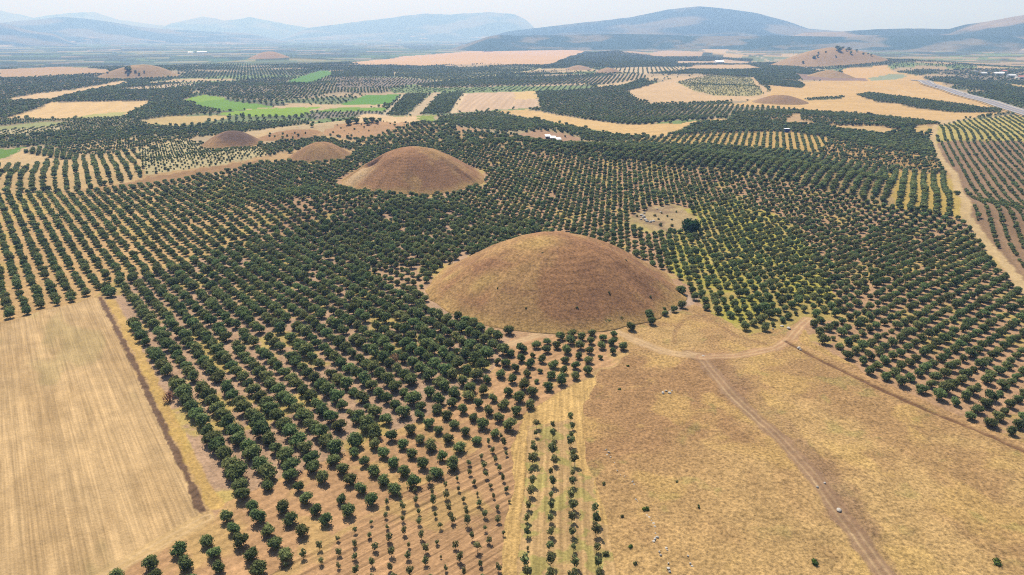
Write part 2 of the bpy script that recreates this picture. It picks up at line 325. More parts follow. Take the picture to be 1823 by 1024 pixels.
region('a_smallgap', [(660, 485), (720, 470), (772, 500), (772, 525), (700, 520)], C(196, 158, 124), plant=(A1, 5.0, 5.5, 3.6, .15, .03, OL))
region('a_small', [(400, 895), (540, 838), (645, 792), (765, 738), (840, 700), (900, 640), (905, 605), (1000, 598), (1090, 580), (1118, 632), (1000, 692), (900, 770), (800, 840), (730, 872), (640, 926), (600, 944), (530, 988), (440, 1060), (150, 1140), (180, 1030), (385, 925)],
       C(198, 154, 114), plant=(A1, 5.0, 5.5, 3.7, .10, .03, OL), streak=(42, 2.6, .10), patch=(C(206, 170, 110), 12, .6, .6))
region('sapl', [(900, 770), (930, 748), (905, 800), (915, 860), (900, 930), (895, 1024), (890, 1150), (300, 1150), (440, 1060), (530, 988), (600, 944), (640, 926), (730, 872), (800, 840)],
       C(198, 154, 114), plant=(41, 3.9, 3.6, 1.6, .2, .04, 'sapling', .5), streak=(41, 2.2, .10), patch=(C(208, 172, 112), 12, .6, .6), obj='sapling_plot', label='reddish tilled soil with thin furrows between the saplings', cat='soil')
region('wedge', [(880, 772), (1000, 692), (1062, 668), (1042, 716), (1040, 760), (1048, 840), (1075, 910), (1100, 1030), (1110, 1150), (890, 1150), (895, 1024), (900, 930), (915, 860), (905, 800), (930, 748)],
       C(212, 172, 112), var=.16, streak=(86, 1.8, .10), obj='grass_strip', label='yellow dry grass strip around the four rows of young trees', cat='grass')
region('s_plot', [(936, 758), (1024, 745), (1028, 840), (1052, 852), (1066, 930), (1086, 940), (1104, 1030), (1125, 1150), (915, 1150), (925, 960)],
       C(202, 164, 116), plant=(-94.0, 4.2, 4.75, 2.25, .16, .04, 'sapling'), streak=(86, 1.8, .12), patch=(C(160, 160, 84), 3.0, .55, .55))
region('stubble', [(-900, 800), (-260, 640), (0, 577), (168, 529), (182, 533), (366, 916), (360, 930), (180, 1030), (150, 1150), (-900, 1150)],
       C(212, 175, 129), var=.14, obj='stubble_field', label='big harvested straw field with streaks in the lower corner', cat='field')
region('meadow', [(1118, 632), (1090, 580), (1180, 560), (1235, 542), (1262, 556), (1335, 596), (1425, 575), (1446, 606), (1550, 672), (1650, 716), (1823, 788), (2000, 900), (2300, 1150), (1130, 1150), (1100, 1030), (1075, 910), (1048, 840), (1040, 760), (1042, 716), (1062, 668)],
       C(206, 167, 113), var=.22, obj='dry_meadow', label='golden dry grass meadow crossed by a dirt track', cat='meadow')
region('clearing', [(1116, 389), (1128, 381), (1146, 375), (1158, 369), (1182, 367), (1197, 361), (1218, 370), (1226, 379), (1240, 388), (1248, 402), (1236, 411), (1214, 412), (1196, 419), (1168, 413), (1150, 415), (1128, 406)], C(188, 160, 118), var=.18, obj='clearing', label='bare stony clearing in the grove beside a big dark tree', cat='clearing')

# dirt tracks, ditches and similar narrow bands: (points, half width, colour, strength, object name, label)
BANDS = []
def band(pts, hw, c, s=1.0, twin=False, obj=None, label=None):
    BANDS.append(dict(P=[at(*p) for p in pts], hw=hw, c=c, s=s, twin=twin, obj=obj, label=label))
band([(178, 530), (240, 650), (300, 778), (340, 862), (366, 922)], 0.9, C(116, 88, 72), .92, obj='furrow_strip', label='dark ploughed furrow strip along the straw field')
band([(198, 535), (258, 650), (318, 775), (356, 850), (385, 900)], 1.5, C(212, 172, 100), .8)
band([(368, 922), (280, 972), (180, 1030), (60, 1110)], 2.2, C(216, 178, 126), .8, twin=True, obj='dirt_track', label='pale wheel track along the lower edge of the straw field')
band([(1225, 628), (1250, 640), (1300, 700), (1345, 742), (1390, 782), (1450, 850), (1500, 920), (1560, 1000), (1620, 1090)], 2.3, C(168, 134, 106), .95, twin=True, obj='dirt_track', label='main dirt track running diagonally through the golden meadow')
band([(1262, 640), (1330, 705), (1400, 775), (1480, 860), (1520, 925)], 4.6, C(160, 124, 96), .5)
band([(1425, 790), (1470, 850), (1540, 950), (1600, 1040)], 2.6, C(156, 122, 96), .45)
band([(1240, 634), (1180, 625), (1130, 605), (1090, 588), (1040, 578), (980, 590), (910, 612)], 2.2, C(206, 170, 132), .8, twin=True, obj='dirt_track', label='dirt track curving round the foot of the largest mound')
band([(1250, 637), (1320, 632), (1380, 620), (1405, 605), (1425, 580), (1440, 568)], 2.0, C(196, 152, 118), .85, twin=True, obj='dirt_track', label='short dirt track branching off towards the right hand grove')
band([(1090, 580), (1150, 566), (1200, 548), (1232, 530)], 3.0, C(188, 164, 150), .6)
band([(1400, 608), (1460, 640), (1550, 684), (1650, 730), (1740, 765), (1823, 802), (1900, 840)], 0.8, C(122, 88, 66), .9, obj='ditch', label='dark dry ditch between the meadow and the grove')
band([(1400, 602), (1462, 632), (1552, 676), (1655, 722), (1823, 794)], 1.6, C(200, 156, 112), .6)
band([(1200, 610), (1202, 590), (1215, 572), (1245, 560), (1275, 575), (1310, 598), (1360, 612)], 0.9, C(150, 112, 84), .42)
band([(1666, 222), (1660, 244), (1678, 288), (1698, 308), (1714, 350), (1720, 385), (1748, 420), (1782, 462), (1823, 512), (1900, 600)], 2.6, C(212, 180, 134), .95, obj='dirt_track', label='pale dirt track climbing beside the brown striped orchard')
band([(150, 353), (230, 343), (310, 333), (400, 315), (450, 303)], 1.6, C(196, 158, 116), .8, obj='dirt_track', label='narrow terrace track along the brown bank')
band([(1170, 148), (1230, 144), (1300, 124), (1340, 114), (1392, 111)], 5, C(214, 186, 150), .6)
band([(1392, 111), (1440, 120), (1480, 128), (1500, 132)], 6, C(205, 185, 165), .9)
band([(1285, 88), (1320, 96), (1360, 104), (1392, 111)], 6, C(205, 185, 165), .9)
band([(560, 216), (545, 222), (470, 238), (455, 246)], 4, C(214, 178, 128), .8)
band([(540, 238), (600, 247), (650, 256)], 3.5, C(216, 178, 122), .8)
band([(1345, 178), (1430, 184), (1500, 188)], 6, C(226, 190, 134), .6)
band([(1520, 150), (1600, 160), (1690, 178), (1760, 194)], 4, C(222, 190, 142), .7)
band([(806, 202), (829, 166)], 4, C(228, 198, 160), .9)
band([(683, 206), (718, 168)], 3.5, C(214, 190, 160), .8)

ROAD = [at(*p) for p in [(1630, 143), (1652, 150), (1690, 161), (1740, 177), (1790, 192), (1830, 204), (1900, 226)]]

def classify(X, Y):
    rid = np.full(len(X), -1, int)
    for i, R in enumerate(REG):
        rid[in_poly(X, Y, R['P'])] = i
    return rid

# far patchwork of fields (for the land not listed above)
def cells(X, Y, size, seed, ang=0.35):
    ca, sa = math.cos(ang), math.sin(ang)
    u = (X * ca + Y * sa) / size; v = (-X * sa + Y * ca) / (size * 0.62)
    iu = np.floor(u).astype(np.int64); iv = np.floor(v).astype(np.int64)
    best = np.full(len(X), 1e9); bid_u = iu.copy(); bid_v = iv.copy()
    for du in (-1, 0, 1):
        for dv in (-1, 0, 1):
            cu, cv = iu + du, iv + dv
            px = cu + 0.15 + 0.7 * hash2(cu, cv, seed); py = cv + 0.15 + 0.7 * hash2(cu, cv, seed + 5)
            d = np.abs(u - px) * 0.9 + np.abs(v - py)
            m = d < best
            best = np.where(m, d, best); bid_u = np.where(m, cu, bid_u); bid_v = np.where(m, cv, bid_v)
    return hash2(bid_u, bid_v, seed + 9), hash2(bid_u, bid_v, seed + 13)
def far_cell(X, Y):
    r = np.hypot(X, Y)
    h1, k1 = cells(X, Y, 165, 3)
    h2, k2 = cells(X, Y, 330, 4, 0.1)
    fa = r > 3300
    return np.where(fa, h2, h1), np.where(fa, k2, k1)

# ------------------------------------------------------------------ materials
def new_mat(name):
    m = bpy.data.materials.new(name); m.use_nodes = True
    n = m.node_tree; b = n.nodes['Principled BSDF']
    return m, n, b
def N(n, t, **kw):
    x = n.nodes.new(t)
    for k, v in kw.items(): setattr(x, k, v)
    return x
def simple(name, c, rough=0.8, noise=0.12, scale=3.0, metallic=0.0):
    m, n, b = new_mat(name)
    geo = N(n, 'ShaderNodeNewGeometry')
    nz = N(n, 'ShaderNodeTexNoise'); nz.inputs['Scale'].default_value = scale; nz.inputs['Detail'].default_value = 4
    n.links.new(geo.outputs['Position'], nz.inputs['Vector'])
    mr = N(n, 'ShaderNodeMapRange'); mr.inputs['To Min'].default_value = 1 - noise * 2; mr.inputs['To Max'].default_value = 1 + noise * 2
    n.links.new(nz.outputs['Fac'], mr.inputs['Value'])
    mx = N(n, 'ShaderNodeVectorMath', operation='SCALE'); mx.inputs[0].default_value = c[:3]
    n.links.new(mr.outputs[0], mx.inputs['Scale'])
    n.links.new(mx.outputs[0], b.inputs['Base Color'])
    b.inputs['Roughness'].default_value = rough; b.inputs['Metallic'].default_value = metallic
    b.inputs['Specular IOR Level'].default_value = 0.25
    return m

def ground_material(name, fine=0.85, tuft=1.15, bump=0.7, lines=None, contrast=1.0):
    """vertex colour of the land use, broken up by grass tufts, clods and small stones"""
    m, n, b = new_mat(name)
    at_ = N(n, 'ShaderNodeAttribute', attribute_name='land')
    geo = N(n, 'ShaderNodeNewGeometry')
    n1 = N(n, 'ShaderNodeTexNoise'); n1.inputs['Scale'].default_value = tuft; n1.inputs['Detail'].default_value = 5; n1.inputs['Roughness'].default_value = .68
    n2 = N(n, 'ShaderNodeTexNoise'); n2.inputs['Scale'].default_value = .16; n2.inputs['Detail'].default_value = 4; n2.inputs['Roughness'].default_value = .6
    for q in (n1, n2): n.links.new(geo.outputs['Position'], q.inputs['Vector'])
    r1 = N(n, 'ShaderNodeMapRange'); r1.inputs['From Min'].default_value = .3; r1.inputs['From Max'].default_value = .7
    r1.inputs['To Min'].default_value = 1 - fine * .62; r1.inputs['To Max'].default_value = 1 + fine * .5
    n.links.new(n1.outputs['Fac'], r1.inputs['Value'])
    gr = N(n, 'ShaderNodeMix'); gr.inputs[2].default_value = 1.0       # how tufty this piece of land is
    n.links.new(at_.outputs['Alpha'], gr.inputs[0]); n.links.new(r1.outputs[0], gr.inputs[3]); r1 = gr
    r2 = N(n, 'ShaderNodeMapRange'); r2.inputs['From Min'].default_value = .3; r2.inputs['From Max'].default_value = .7
    r2.inputs['To Min'].default_value = .86; r2.inputs['To Max'].default_value = 1.12
    n.links.new(n2.outputs['Fac'], r2.inputs['Value'])
    mu = N(n, 'ShaderNodeMath', operation='MULTIPLY'); n.links.new(r1.outputs[0], mu.inputs[0]); n.links.new(r2.outputs[0], mu.inputs[1])
    for (a_, across, along, lo_, hi_, lim) in (lines or []):
        # mowing or plough lines: noise drawn out along one direction
        rt = N(n, 'ShaderNodeVectorRotate', rotation_type='Z_AXIS'); rt.inputs['Angle'].default_value = -math.radians(a_)
        n.links.new(geo.outputs['Position'], rt.inputs['Vector'])
        ml = N(n, 'ShaderNodeVectorMath', operation='MULTIPLY'); ml.inputs[1].default_value = (along, across, 0)
        n.links.new(rt.outputs[0], ml.inputs[0])
        nl = N(n, 'ShaderNodeTexNoise'); nl.inputs['Scale'].default_value = 1.0; nl.inputs['Detail'].default_value = 2.5
        n.links.new(ml.outputs[0], nl.inputs['Vector'])
        rl = N(n, 'ShaderNodeMapRange'); rl.inputs['From Min'].default_value = lim[0]; rl.inputs['From Max'].default_value = lim[1]
        rl.inputs['To Min'].default_value = lo_; rl.inputs['To Max'].default_value = hi_
        n.links.new(nl.outputs['Fac'], rl.inputs['Value'])
        m2 = N(n, 'ShaderNodeMath', operation='MULTIPLY'); n.links.new(mu.outputs[0], m2.inputs[0]); n.links.new(rl.outputs[0], m2.inputs[1]); mu = m2
    sc_ = N(n, 'ShaderNodeVectorMath', operation='SCALE'); n.links.new(at_.outputs['Color'], sc_.inputs[0]); n.links.new(mu.outputs[0], sc_.inputs['Scale'])
    n.links.new(sc_.outputs[0], b.inputs['Base Color'])
    bp = N(n, 'ShaderNodeBump'); bp.inputs['Strength'].default_value = bump; bp.inputs['Distance'].default_value = .35
    n.links.new(n1.outputs['Fac'], bp.inputs['Height']); n.links.new(bp.outputs[0], b.inputs['Normal'])
    b.inputs['Roughness'].default_value = .95; b.inputs['Specular IOR Level'].default_value = .1
    return m
MAT_GROUND = ground_material('land_surface')
MAT_STUB = ground_material('straw_stubble', fine=.7, tuft=1.6, lines=[(-53.5, 1.1, .02, .88, 1.11, (.35, .65)), (-53.5, .30, .012, .93, 1.07, (.35, .65)), (-53.5, 2.6, .06, .86, 1.12, (.35, .65))])
MAT_MEAD = ground_material('dry_meadow_grass', fine=1.0, tuft=1.3, bump=.9)
MAT_TILL = ground_material('tilled_soil', fine=.75, tuft=1.5, bump=.8, lines=[(41, .95, .03, .62, 1.04, (.36, .50)), (41, 2.4, .08, .86, 1.1, (.35, .65))])
MAT_STRIP = ground_material('mown_strip', fine=.9, tuft=1.6, lines=[(86, 1.3, .05, .82, 1.14, (.35, .65))])
LANDMAT = {'dry_meadow': MAT_MEAD, 'sapling_plot': MAT_TILL, 'grass_strip': MAT_STRIP}
MAT_MOUND = ground_material('mound_grass', fine=.9, tuft=.95, bump=.8)

def leaf_material(name, c, var=.25, trans=.3):
    m = bpy.data.materials.new(name); m.use_nodes = True
    n = m.node_tree; n.nodes.clear()
    out = N(n, 'ShaderNodeOutputMaterial')
    oi = N(n, 'ShaderNodeObjectInfo'); at_ = N(n, 'ShaderNodeAttribute', attribute_name='tint')
    r1 = N(n, 'ShaderNodeMapRange'); r1.inputs['To Min'].default_value = 1 - var; r1.inputs['To Max'].default_value = 1 + var
    n.links.new(oi.outputs['Random'], r1.inputs['Value'])
    hs = N(n, 'ShaderNodeHueSaturation'); hs.inputs['Color'].default_value = (*c, 1)
    r2 = N(n, 'ShaderNodeMapRange'); r2.inputs['To Min'].default_value = .455; r2.inputs['To Max'].default_value = .52
    w_ = N(n, 'ShaderNodeMath', operation='FRACT'); mm = N(n, 'ShaderNodeMath', operation='MULTIPLY'); mm.inputs[1].default_value = 7.31
    n.links.new(oi.outputs['Random'], mm.inputs[0]); n.links.new(mm.outputs[0], w_.inputs[0]); n.links.new(w_.outputs[0], r2.inputs['Value'])
    n.links.new(r2.outputs[0], hs.inputs['Hue'])
    mu = N(n, 'ShaderNodeMath', operation='MULTIPLY'); n.links.new(r1.outputs[0], mu.inputs[0]); n.links.new(at_.outputs['Fac'], mu.inputs[1])
    sc_ = N(n, 'ShaderNodeVectorMath', operation='SCALE'); n.links.new(hs.outputs[0], sc_.inputs[0]); n.links.new(mu.outputs[0], sc_.inputs['Scale'])
    d = N(n, 'ShaderNodeBsdfDiffuse'); t = N(n, 'ShaderNodeBsdfTranslucent'); mx = N(n, 'ShaderNodeMixShader'); mx.inputs[0].default_value = trans
    n.links.new(sc_.outputs[0], d.inputs['Color']); n.links.new(sc_.outputs[0], t.inputs['Color'])
    n.links.new(d.outputs[0], mx.inputs[1]); n.links.new(t.outputs[0], mx.inputs[2])
    n.links.new(mx.outputs[0], out.inputs['Surface'])
    return m
MAT_LEAF = leaf_material('olive_leaves', (.132, .170, .066), var=.3, trans=.46)
MAT_SAP = leaf_material('sapling_leaves', (.135, .155, .065), trans=.4)
MAT_DARKLEAF = leaf_material('dark_leaves', (.035, .065, .022))
MAT_BARK = simple('bark', (.11, .085, .065), .9, .2, 8)
MAT_STONE = simple('pale_stone', (.31, .285, .25), .9, .15, 2.5)
MAT_DRYLEAF = leaf_material('dry_leaves', (.20, .115, .07))
MAT_SHRUB = leaf_material('green_shrub', (.07, .12, .03))

# ------------------------------------------------------------------ object helpers
def tag(o, label=None, cat=None, group=None, kind=None):
    if label: o['label'] = label
    if cat: o['category'] = cat
    if group: o['group'] = group
    if kind: o['kind'] = kind
    return o
def mesh_np(name, V, F, mat=None, smooth=False):
    V = np.asarray(V, np.float32); F = np.asarray(F, np.int32)
    me = bpy.data.meshes.new(name)
    k = F.shape[1]
    me.vertices.add(len(V)); me.vertices.foreach_set('co', V.ravel())
    me.loops.add(F.size); me.loops.foreach_set('vertex_index', F.ravel())
    me.polygons.add(len(F)); me.polygons.foreach_set('loop_start', np.arange(0, F.size, k, dtype=np.int32))
    if smooth: me.polygons.foreach_set('use_smooth', np.ones(len(F), bool))
    me.update(calc_edges=True)
    if mat: me.materials.append(mat)
    return me
def color_attr(me, name, RGB):
    a = me.attributes.new(name, 'FLOAT_COLOR', 'POINT')
    d = np.ones((len(RGB), 4), np.float32); d[:, :3] = RGB[:, :3]
    if RGB.shape[1] > 3: d[:, 3] = RGB[:, 3]
    a.data.foreach_set('color', d.ravel())
def float_attr(me, name, v):
    a = me.attributes.new(name, 'FLOAT', 'POINT'); a.data.foreach_set('value', np.asarray(v, np.float32))
def link(name, me, parent=None, loc=None):
    o = bpy.data.objects.new(name, me); col.objects.link(o)
    if parent: o.parent = parent
    if loc is not None: o.location = loc
    return o
def empty(name, loc, rz=0.0, s=1.0):
    o = bpy.data.objects.new(name, None); col.objects.link(o)
    o.empty_display_size = .3; o.location = loc; o.rotation_euler = (0, 0, rz); o.scale = (s, s, s)
    return o
class MB:
    """collects simple solids into one mesh"""
    def __init__(self): self.v = []; self.f = []
    def box(self, x0, x1, y0, y1, z0, z1):
        b = len(self.v)
        self.v += [(x0, y0, z0), (x1, y0, z0), (x1, y1, z0), (x0, y1, z0), (x0, y0, z1), (x1, y0, z1), (x1, y1, z1), (x0, y1, z1)]
        self.f += [tuple(b + i for i in q) for q in [(0, 3, 2, 1), (4, 5, 6, 7), (0, 1, 5, 4), (1, 2, 6, 5), (2, 3, 7, 6), (3, 0, 4, 7)]]
        return self
    def raw(self, v, f):
        b = len(self.v); self.v += v; self.f += [tuple(b + i for i in q) for q in f]; return self
    def build(self, name, mat, parent=None):
        me = bpy.data.meshes.new(name); me.from_pydata(self.v, [], self.f); me.update(); me.materials.append(mat)
        return link(name, me, parent)

# ------------------------------------------------------------------ ground sheet
ANG_D = math.radians(43)
ang = np.concatenate([np.linspace(-math.pi, -ANG_D, 41)[:-1], np.linspace(-ANG_D, ANG_D, 1080), np.linspace(ANG_D, math.pi, 41)[1:]])
dep = np.radians(np.concatenate([np.linspace(86, 46, 30)[:-1], np.arange(46, 1.2, -0.056)]))
rad = CAM_H / np.tan(dep)
rad = np.concatenate([rad, np.exp(np.linspace(math.log(rad[-1]), math.log(29000), 55))[1:]])
NA, NR = len(ang), len(rad)
AA, RR = np.meshgrid(ang, rad)
GX = (RR * np.sin(AA)).ravel(); GY = (RR * np.cos(AA)).ravel()
GZ = H(GX, GY)
GR = RR.ravel()
def warp(X, Y, r=None):
    r = np.hypot(X, Y) if r is None else r
    a = np.clip(r / 130.0, .5, 8.0)
    return (X + a * 2.2 * (fbm(X, Y, 7, 3, 61) - .5), Y + a * 2.2 * (fbm(X, Y, 7, 3, 71) - .5))
WX, WY = warp(GX, GY, GR)
rid = classify(WX, WY)

# colour of the land
COLR = np.zeros((len(GX), 3))
hc, kc = far_cell(WX, WY)
pal = np.array([C(112, 112, 82), C(120, 122, 88), C(104, 108, 80), C(206, 176, 136), C(128, 136, 92), C(176, 154, 122), C(110, 118, 80), C(190, 164, 130), C(118, 112, 90), C(128, 146, 88)])
pal2 = np.array([C(84, 112, 76), C(118, 152, 92), C(74, 98, 72), C(190, 186, 140), C(100, 140, 80), C(214, 190, 160), C(66, 92, 66), C(136, 164, 104), C(90, 120, 84), C(128, 150, 112)])
ci = np.minimum((hc * 10).astype(int), 9)
azg = np.arctan2(GX, GY)
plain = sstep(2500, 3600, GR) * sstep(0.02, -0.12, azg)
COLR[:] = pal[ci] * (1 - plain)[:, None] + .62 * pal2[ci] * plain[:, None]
COLR *= (0.86 + 0.28 * fbm(GX, GY, 60, 3, 5))[:, None]
# woods and field hedges in the plain
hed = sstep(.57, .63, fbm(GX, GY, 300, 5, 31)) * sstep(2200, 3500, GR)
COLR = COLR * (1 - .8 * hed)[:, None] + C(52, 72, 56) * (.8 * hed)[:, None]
nearbare = GR < 700
COLR[nearbare] = C(198, 160, 112)

nz_ = GR < 1600
gn_big, gn_mid, gn_fin = (np.full(len(GX), .5) for _ in range(3))
gn_big[nz_] = fbm(GX[nz_], GY[nz_], 34, 4, 41); gn_mid[nz_] = fbm(GX[nz_], GY[nz_], 9, 3, 42); gn_fin[nz_] = fbm(GX[nz_], GY[nz_], 2.2, 3, 43)
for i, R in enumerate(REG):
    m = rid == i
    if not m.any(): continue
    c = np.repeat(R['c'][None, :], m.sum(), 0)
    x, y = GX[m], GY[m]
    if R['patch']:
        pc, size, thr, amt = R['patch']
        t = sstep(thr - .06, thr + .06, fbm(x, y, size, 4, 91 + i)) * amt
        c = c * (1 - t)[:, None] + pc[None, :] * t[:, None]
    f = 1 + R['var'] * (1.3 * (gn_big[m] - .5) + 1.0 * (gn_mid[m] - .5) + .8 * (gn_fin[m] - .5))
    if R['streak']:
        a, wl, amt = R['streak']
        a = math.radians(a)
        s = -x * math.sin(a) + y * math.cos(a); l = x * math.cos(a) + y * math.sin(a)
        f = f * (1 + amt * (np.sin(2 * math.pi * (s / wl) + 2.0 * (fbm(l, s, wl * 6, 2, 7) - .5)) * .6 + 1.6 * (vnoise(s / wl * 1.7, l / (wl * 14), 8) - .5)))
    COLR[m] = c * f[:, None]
    nm = R['name']
    if nm == 'stubble':
        a = math.radians(-53.5); s = -x * math.sin(a) + y * math.cos(a); l = x * math.cos(a) + y * math.sin(a)
        st = .5 * vnoise(s / 1.1, l / 45, 51) + .8 * vnoise(s / 3.2, l / 70, 52) + .7 * vnoise(s / 9, l / 60, 53) - 1.0
        ff = 1 + .22 * st
        tone = sstep(.45, .60, fbm(s * 1.0, l * .25, 8, 4, 54))
        cc = COLR[m] * ff[:, None]
        cc = cc * (1 - .40 * tone)[:, None] + C(186, 150, 106)[None, :] * (.40 * tone)[:, None]
        gtone = sstep(.56, .70, fbm(s, l * .4, 14, 4, 55)) * .45
        cc = cc * (1 - gtone)[:, None] + C(178, 158, 108)[None, :] * gtone[:, None]
        COLR[m] = cc
    if nm == 'meadow':
        t = sstep(.42, .62, fbm(x, y, 26, 5, 56))
        xw, yw = at(1090, 760); dl = np.hypot((x - xw) / 26, (y - yw) / 42)
        t = np.clip(t * .6 + .8 * np.exp(-dl * dl), 0, 1)
        xw, yw = at(1190, 690); dl = np.hypot((x - xw) / 34, (y - yw) / 26)
        t = np.clip(t + .75 * np.exp(-dl * dl), 0, 1) * .8
        cc = COLR[m]; cc = cc * (1 - t)[:, None] + C(168, 126, 90)[None, :] * t[:, None]
        t2 = sstep(.56, .74, fbm(x, y, 12, 4, 57)) * .38
        cc = cc * (1 - t2)[:, None] + C(226, 186, 112)[None, :] * t2[:, None]
        t3 = sstep(.66, .80, fbm(x, y, 7, 4, 58)) * .30
        cc = cc * (1 - t3)[:, None] + C(150, 152, 84)[None, :] * t3[:, None]
        COLR[m] = cc
    if nm == 'clearing':
        t = sstep(.42, .58, fbm(x, y, 9, 4, 59)); xc, yc = at(1183, 386)
        COLR[m] = COLR[m] * (1 - .75 * t)[:, None] + C(150, 122, 98)[None, :] * (.75 * t)[:, None]
        e = sstep(14, 34, np.hypot((x - xc), (y - yc) * .55) + 26 * (fbm(x, y, 11, 3, 60) - .5))
        COLR[m] = COLR[m] * (1 - .8 * e)[:, None] + C(192, 176, 92)[None, :] * (.8 * e)[:, None]
byname_ = {R['name']: i for i, R in enumerate(REG)}
# rock-grey slopes etc: bands
band_id = np.full(len(GX), -1, int)
for k, B in enumerate(BANDS):
    P = np.array(B['P']); lo = P.min(0) - 12; hi = P.max(0) + 12
    idx = np.nonzero((GX > lo[0]) & (GX < hi[0]) & (GY > lo[1]) & (GY < hi[1]))[0]
    if len(idx) == 0: continue
    d, al, sd_ = seg_dist(GX[idx], GY[idx], B['P'])
    wob = (.55 * B['hw'] * (fbm(GX[idx], GY[idx], 4, 3, 80 + k) - .5) * 2 + (.5 * (fbm(GX[idx], GY[idx], 1.3, 2, 180 + k) - .5) * 2 if B['obj'] == 'furrow_strip' else 0))
    dd = d + wob
    t = sstep(B['hw'] * 1.25, B['hw'] * .75, dd) * B['s']
    if B['obj']: band_id[idx[(d < B['hw'])]] = k
    c = np.repeat(B['c'][None, :], len(idx), 0)
    if B['twin']:
        rut = np.exp(-((d - .9) / .32) ** 2)
        c = c * (1 - .8 * rut)[:, None] + (C(226, 190, 146)[None, :] * (.8 * rut)[:, None])
    c = c * (.85 + .3 * fbm(GX[idx], GY[idx], 3, 3, 82))[:, None]
    COLR[idx] = COLR[idx] * (1 - t)[:, None] + c * t[:, None]
    if B['obj'] == 'ditch': GZ[idx] -= .55 * np.exp(-(d / .8) ** 2)
    if B['obj'] == 'furrow_strip': GZ[idx] += .7 * t * (fbm(GX[idx], GY[idx], 1.0, 2, 47) - .45)
# tilled furrows in the sapling plot are low ridges
for nm, a, wl, amp in (('sapl', 41, 2.2, .035), ('a_small', 42, 2.6, .03), ('s_plot', 86, 1.8, .03)):
    i = [k for k, R in enumerate(REG) if R['name'] == nm][0]; m = rid == i
    a = math.radians(a); s = -GX[m] * math.sin(a) + GY[m] * math.cos(a); l = GX[m] * math.cos(a) + GY[m] * math.sin(a)
    GZ[m] += amp * np.sin(2 * math.pi * s / wl + 1.5 * fbm(l, s, 20, 2, 3))
mm_ = np.isin(rid, [k for k, R in enumerate(REG) if R['name'] in ('meadow', 'wedge')])
GZ[mm_] += .35 * (gn_fin[mm_] - .5) + .5 * (gn_mid[mm_] - .5)
COLR = np.clip(COLR, .01, .9)
GRAIN = np.full(len(GX), .7)
for nm_, gv_ in (('stubble', .35), ('meadow', 1.0), ('wedge', .8), ('sapl', .55), ('a_small', .55), ('s_plot', .6)): GRAIN[rid == byname_[nm_]] = gv_
GRAIN[band_id >= 0] = .4
GRAIN *= sstep(1400, 500, GR) * .9 + .1

# normals of the whole sheet (shared borders stay smooth between the pieces)
GV = np.stack([GX, GY, GZ], 1)
G3 = GV.reshape(NR, NA, 3)
du = np.gradient(G3, axis=1); dv = np.gradient(G3, axis=0)
nn = np.cross(du, dv); nn /= np.linalg.norm(nn, axis=2, keepdims=True) + 1e-12
nn = np.where(nn[..., 2:3] < 0, -nn, nn).reshape(-1, 3)

ii, jj = np.meshgrid(np.arange(NR - 1), np.arange(NA - 1), indexing='ij')
q0 = (ii * NA + jj).ravel()
QUADS = np.stack([q0, q0 + 1, q0 + NA + 1, q0 + NA], 1)
# one id per piece of land
piece_names = [('ground', 'wide tan and green farmland with patchwork fields reaching to the horizon', 'ground')]
pid_reg = np.zeros(len(REG) + 1, int)
for i, R in enumerate(REG):
    if R['obj']:
        piece_names.append((R['obj'], R['label'], R['cat'])); pid_reg[i] = len(piece_names) - 1
parent_of = {'b_left': 'cent', 'd_east': 'cent', 'a_big': 'cent', 'a_small': 'cent', 'a_smallgap': 'cent', 's_plot': 'wedge', 'far_t8g': 'far_t8', 'p4b': 'p4'}
byname = {R['name']: i for i, R in enumerate(REG)}
for a, b in parent_of.items(): pid_reg[byname[a]] = pid_reg[byname[b]]
vpid = pid_reg[rid]
for k, B in enumerate(BANDS):
    if B['obj']:
        piece_names.append((B['obj'], B['label'], 'track' if 'track' in B['obj'] else ('ditch' if B['obj'] == 'ditch' else 'furrow')))
        vpid[band_id == k] = len(piece_names) - 1
fpid = vpid[QUADS[:, 0]]
for p, (nm, lb, ct) in enumerate(piece_names):
    fm = fpid == p
    if fm.sum() < 2: continue
    q = QUADS[fm]
    used, inv = np.unique(q, return_inverse=True)
    q = inv.reshape(q.shape)
    v = GV[used]
    # keep normals pointing up
    me = mesh_np(nm, v, q, MAT_STUB if 'corner' in lb and nm == 'stubble_field' else LANDMAT.get(nm, MAT_GROUND), smooth=True)
    color_attr(me, 'land', np.concatenate([COLR[used], GRAIN[used, None]], 1))
    me.normals_split_custom_set_from_vertices(nn[used].tolist())
    tag(link(nm, me), lb, ct, kind='structure')

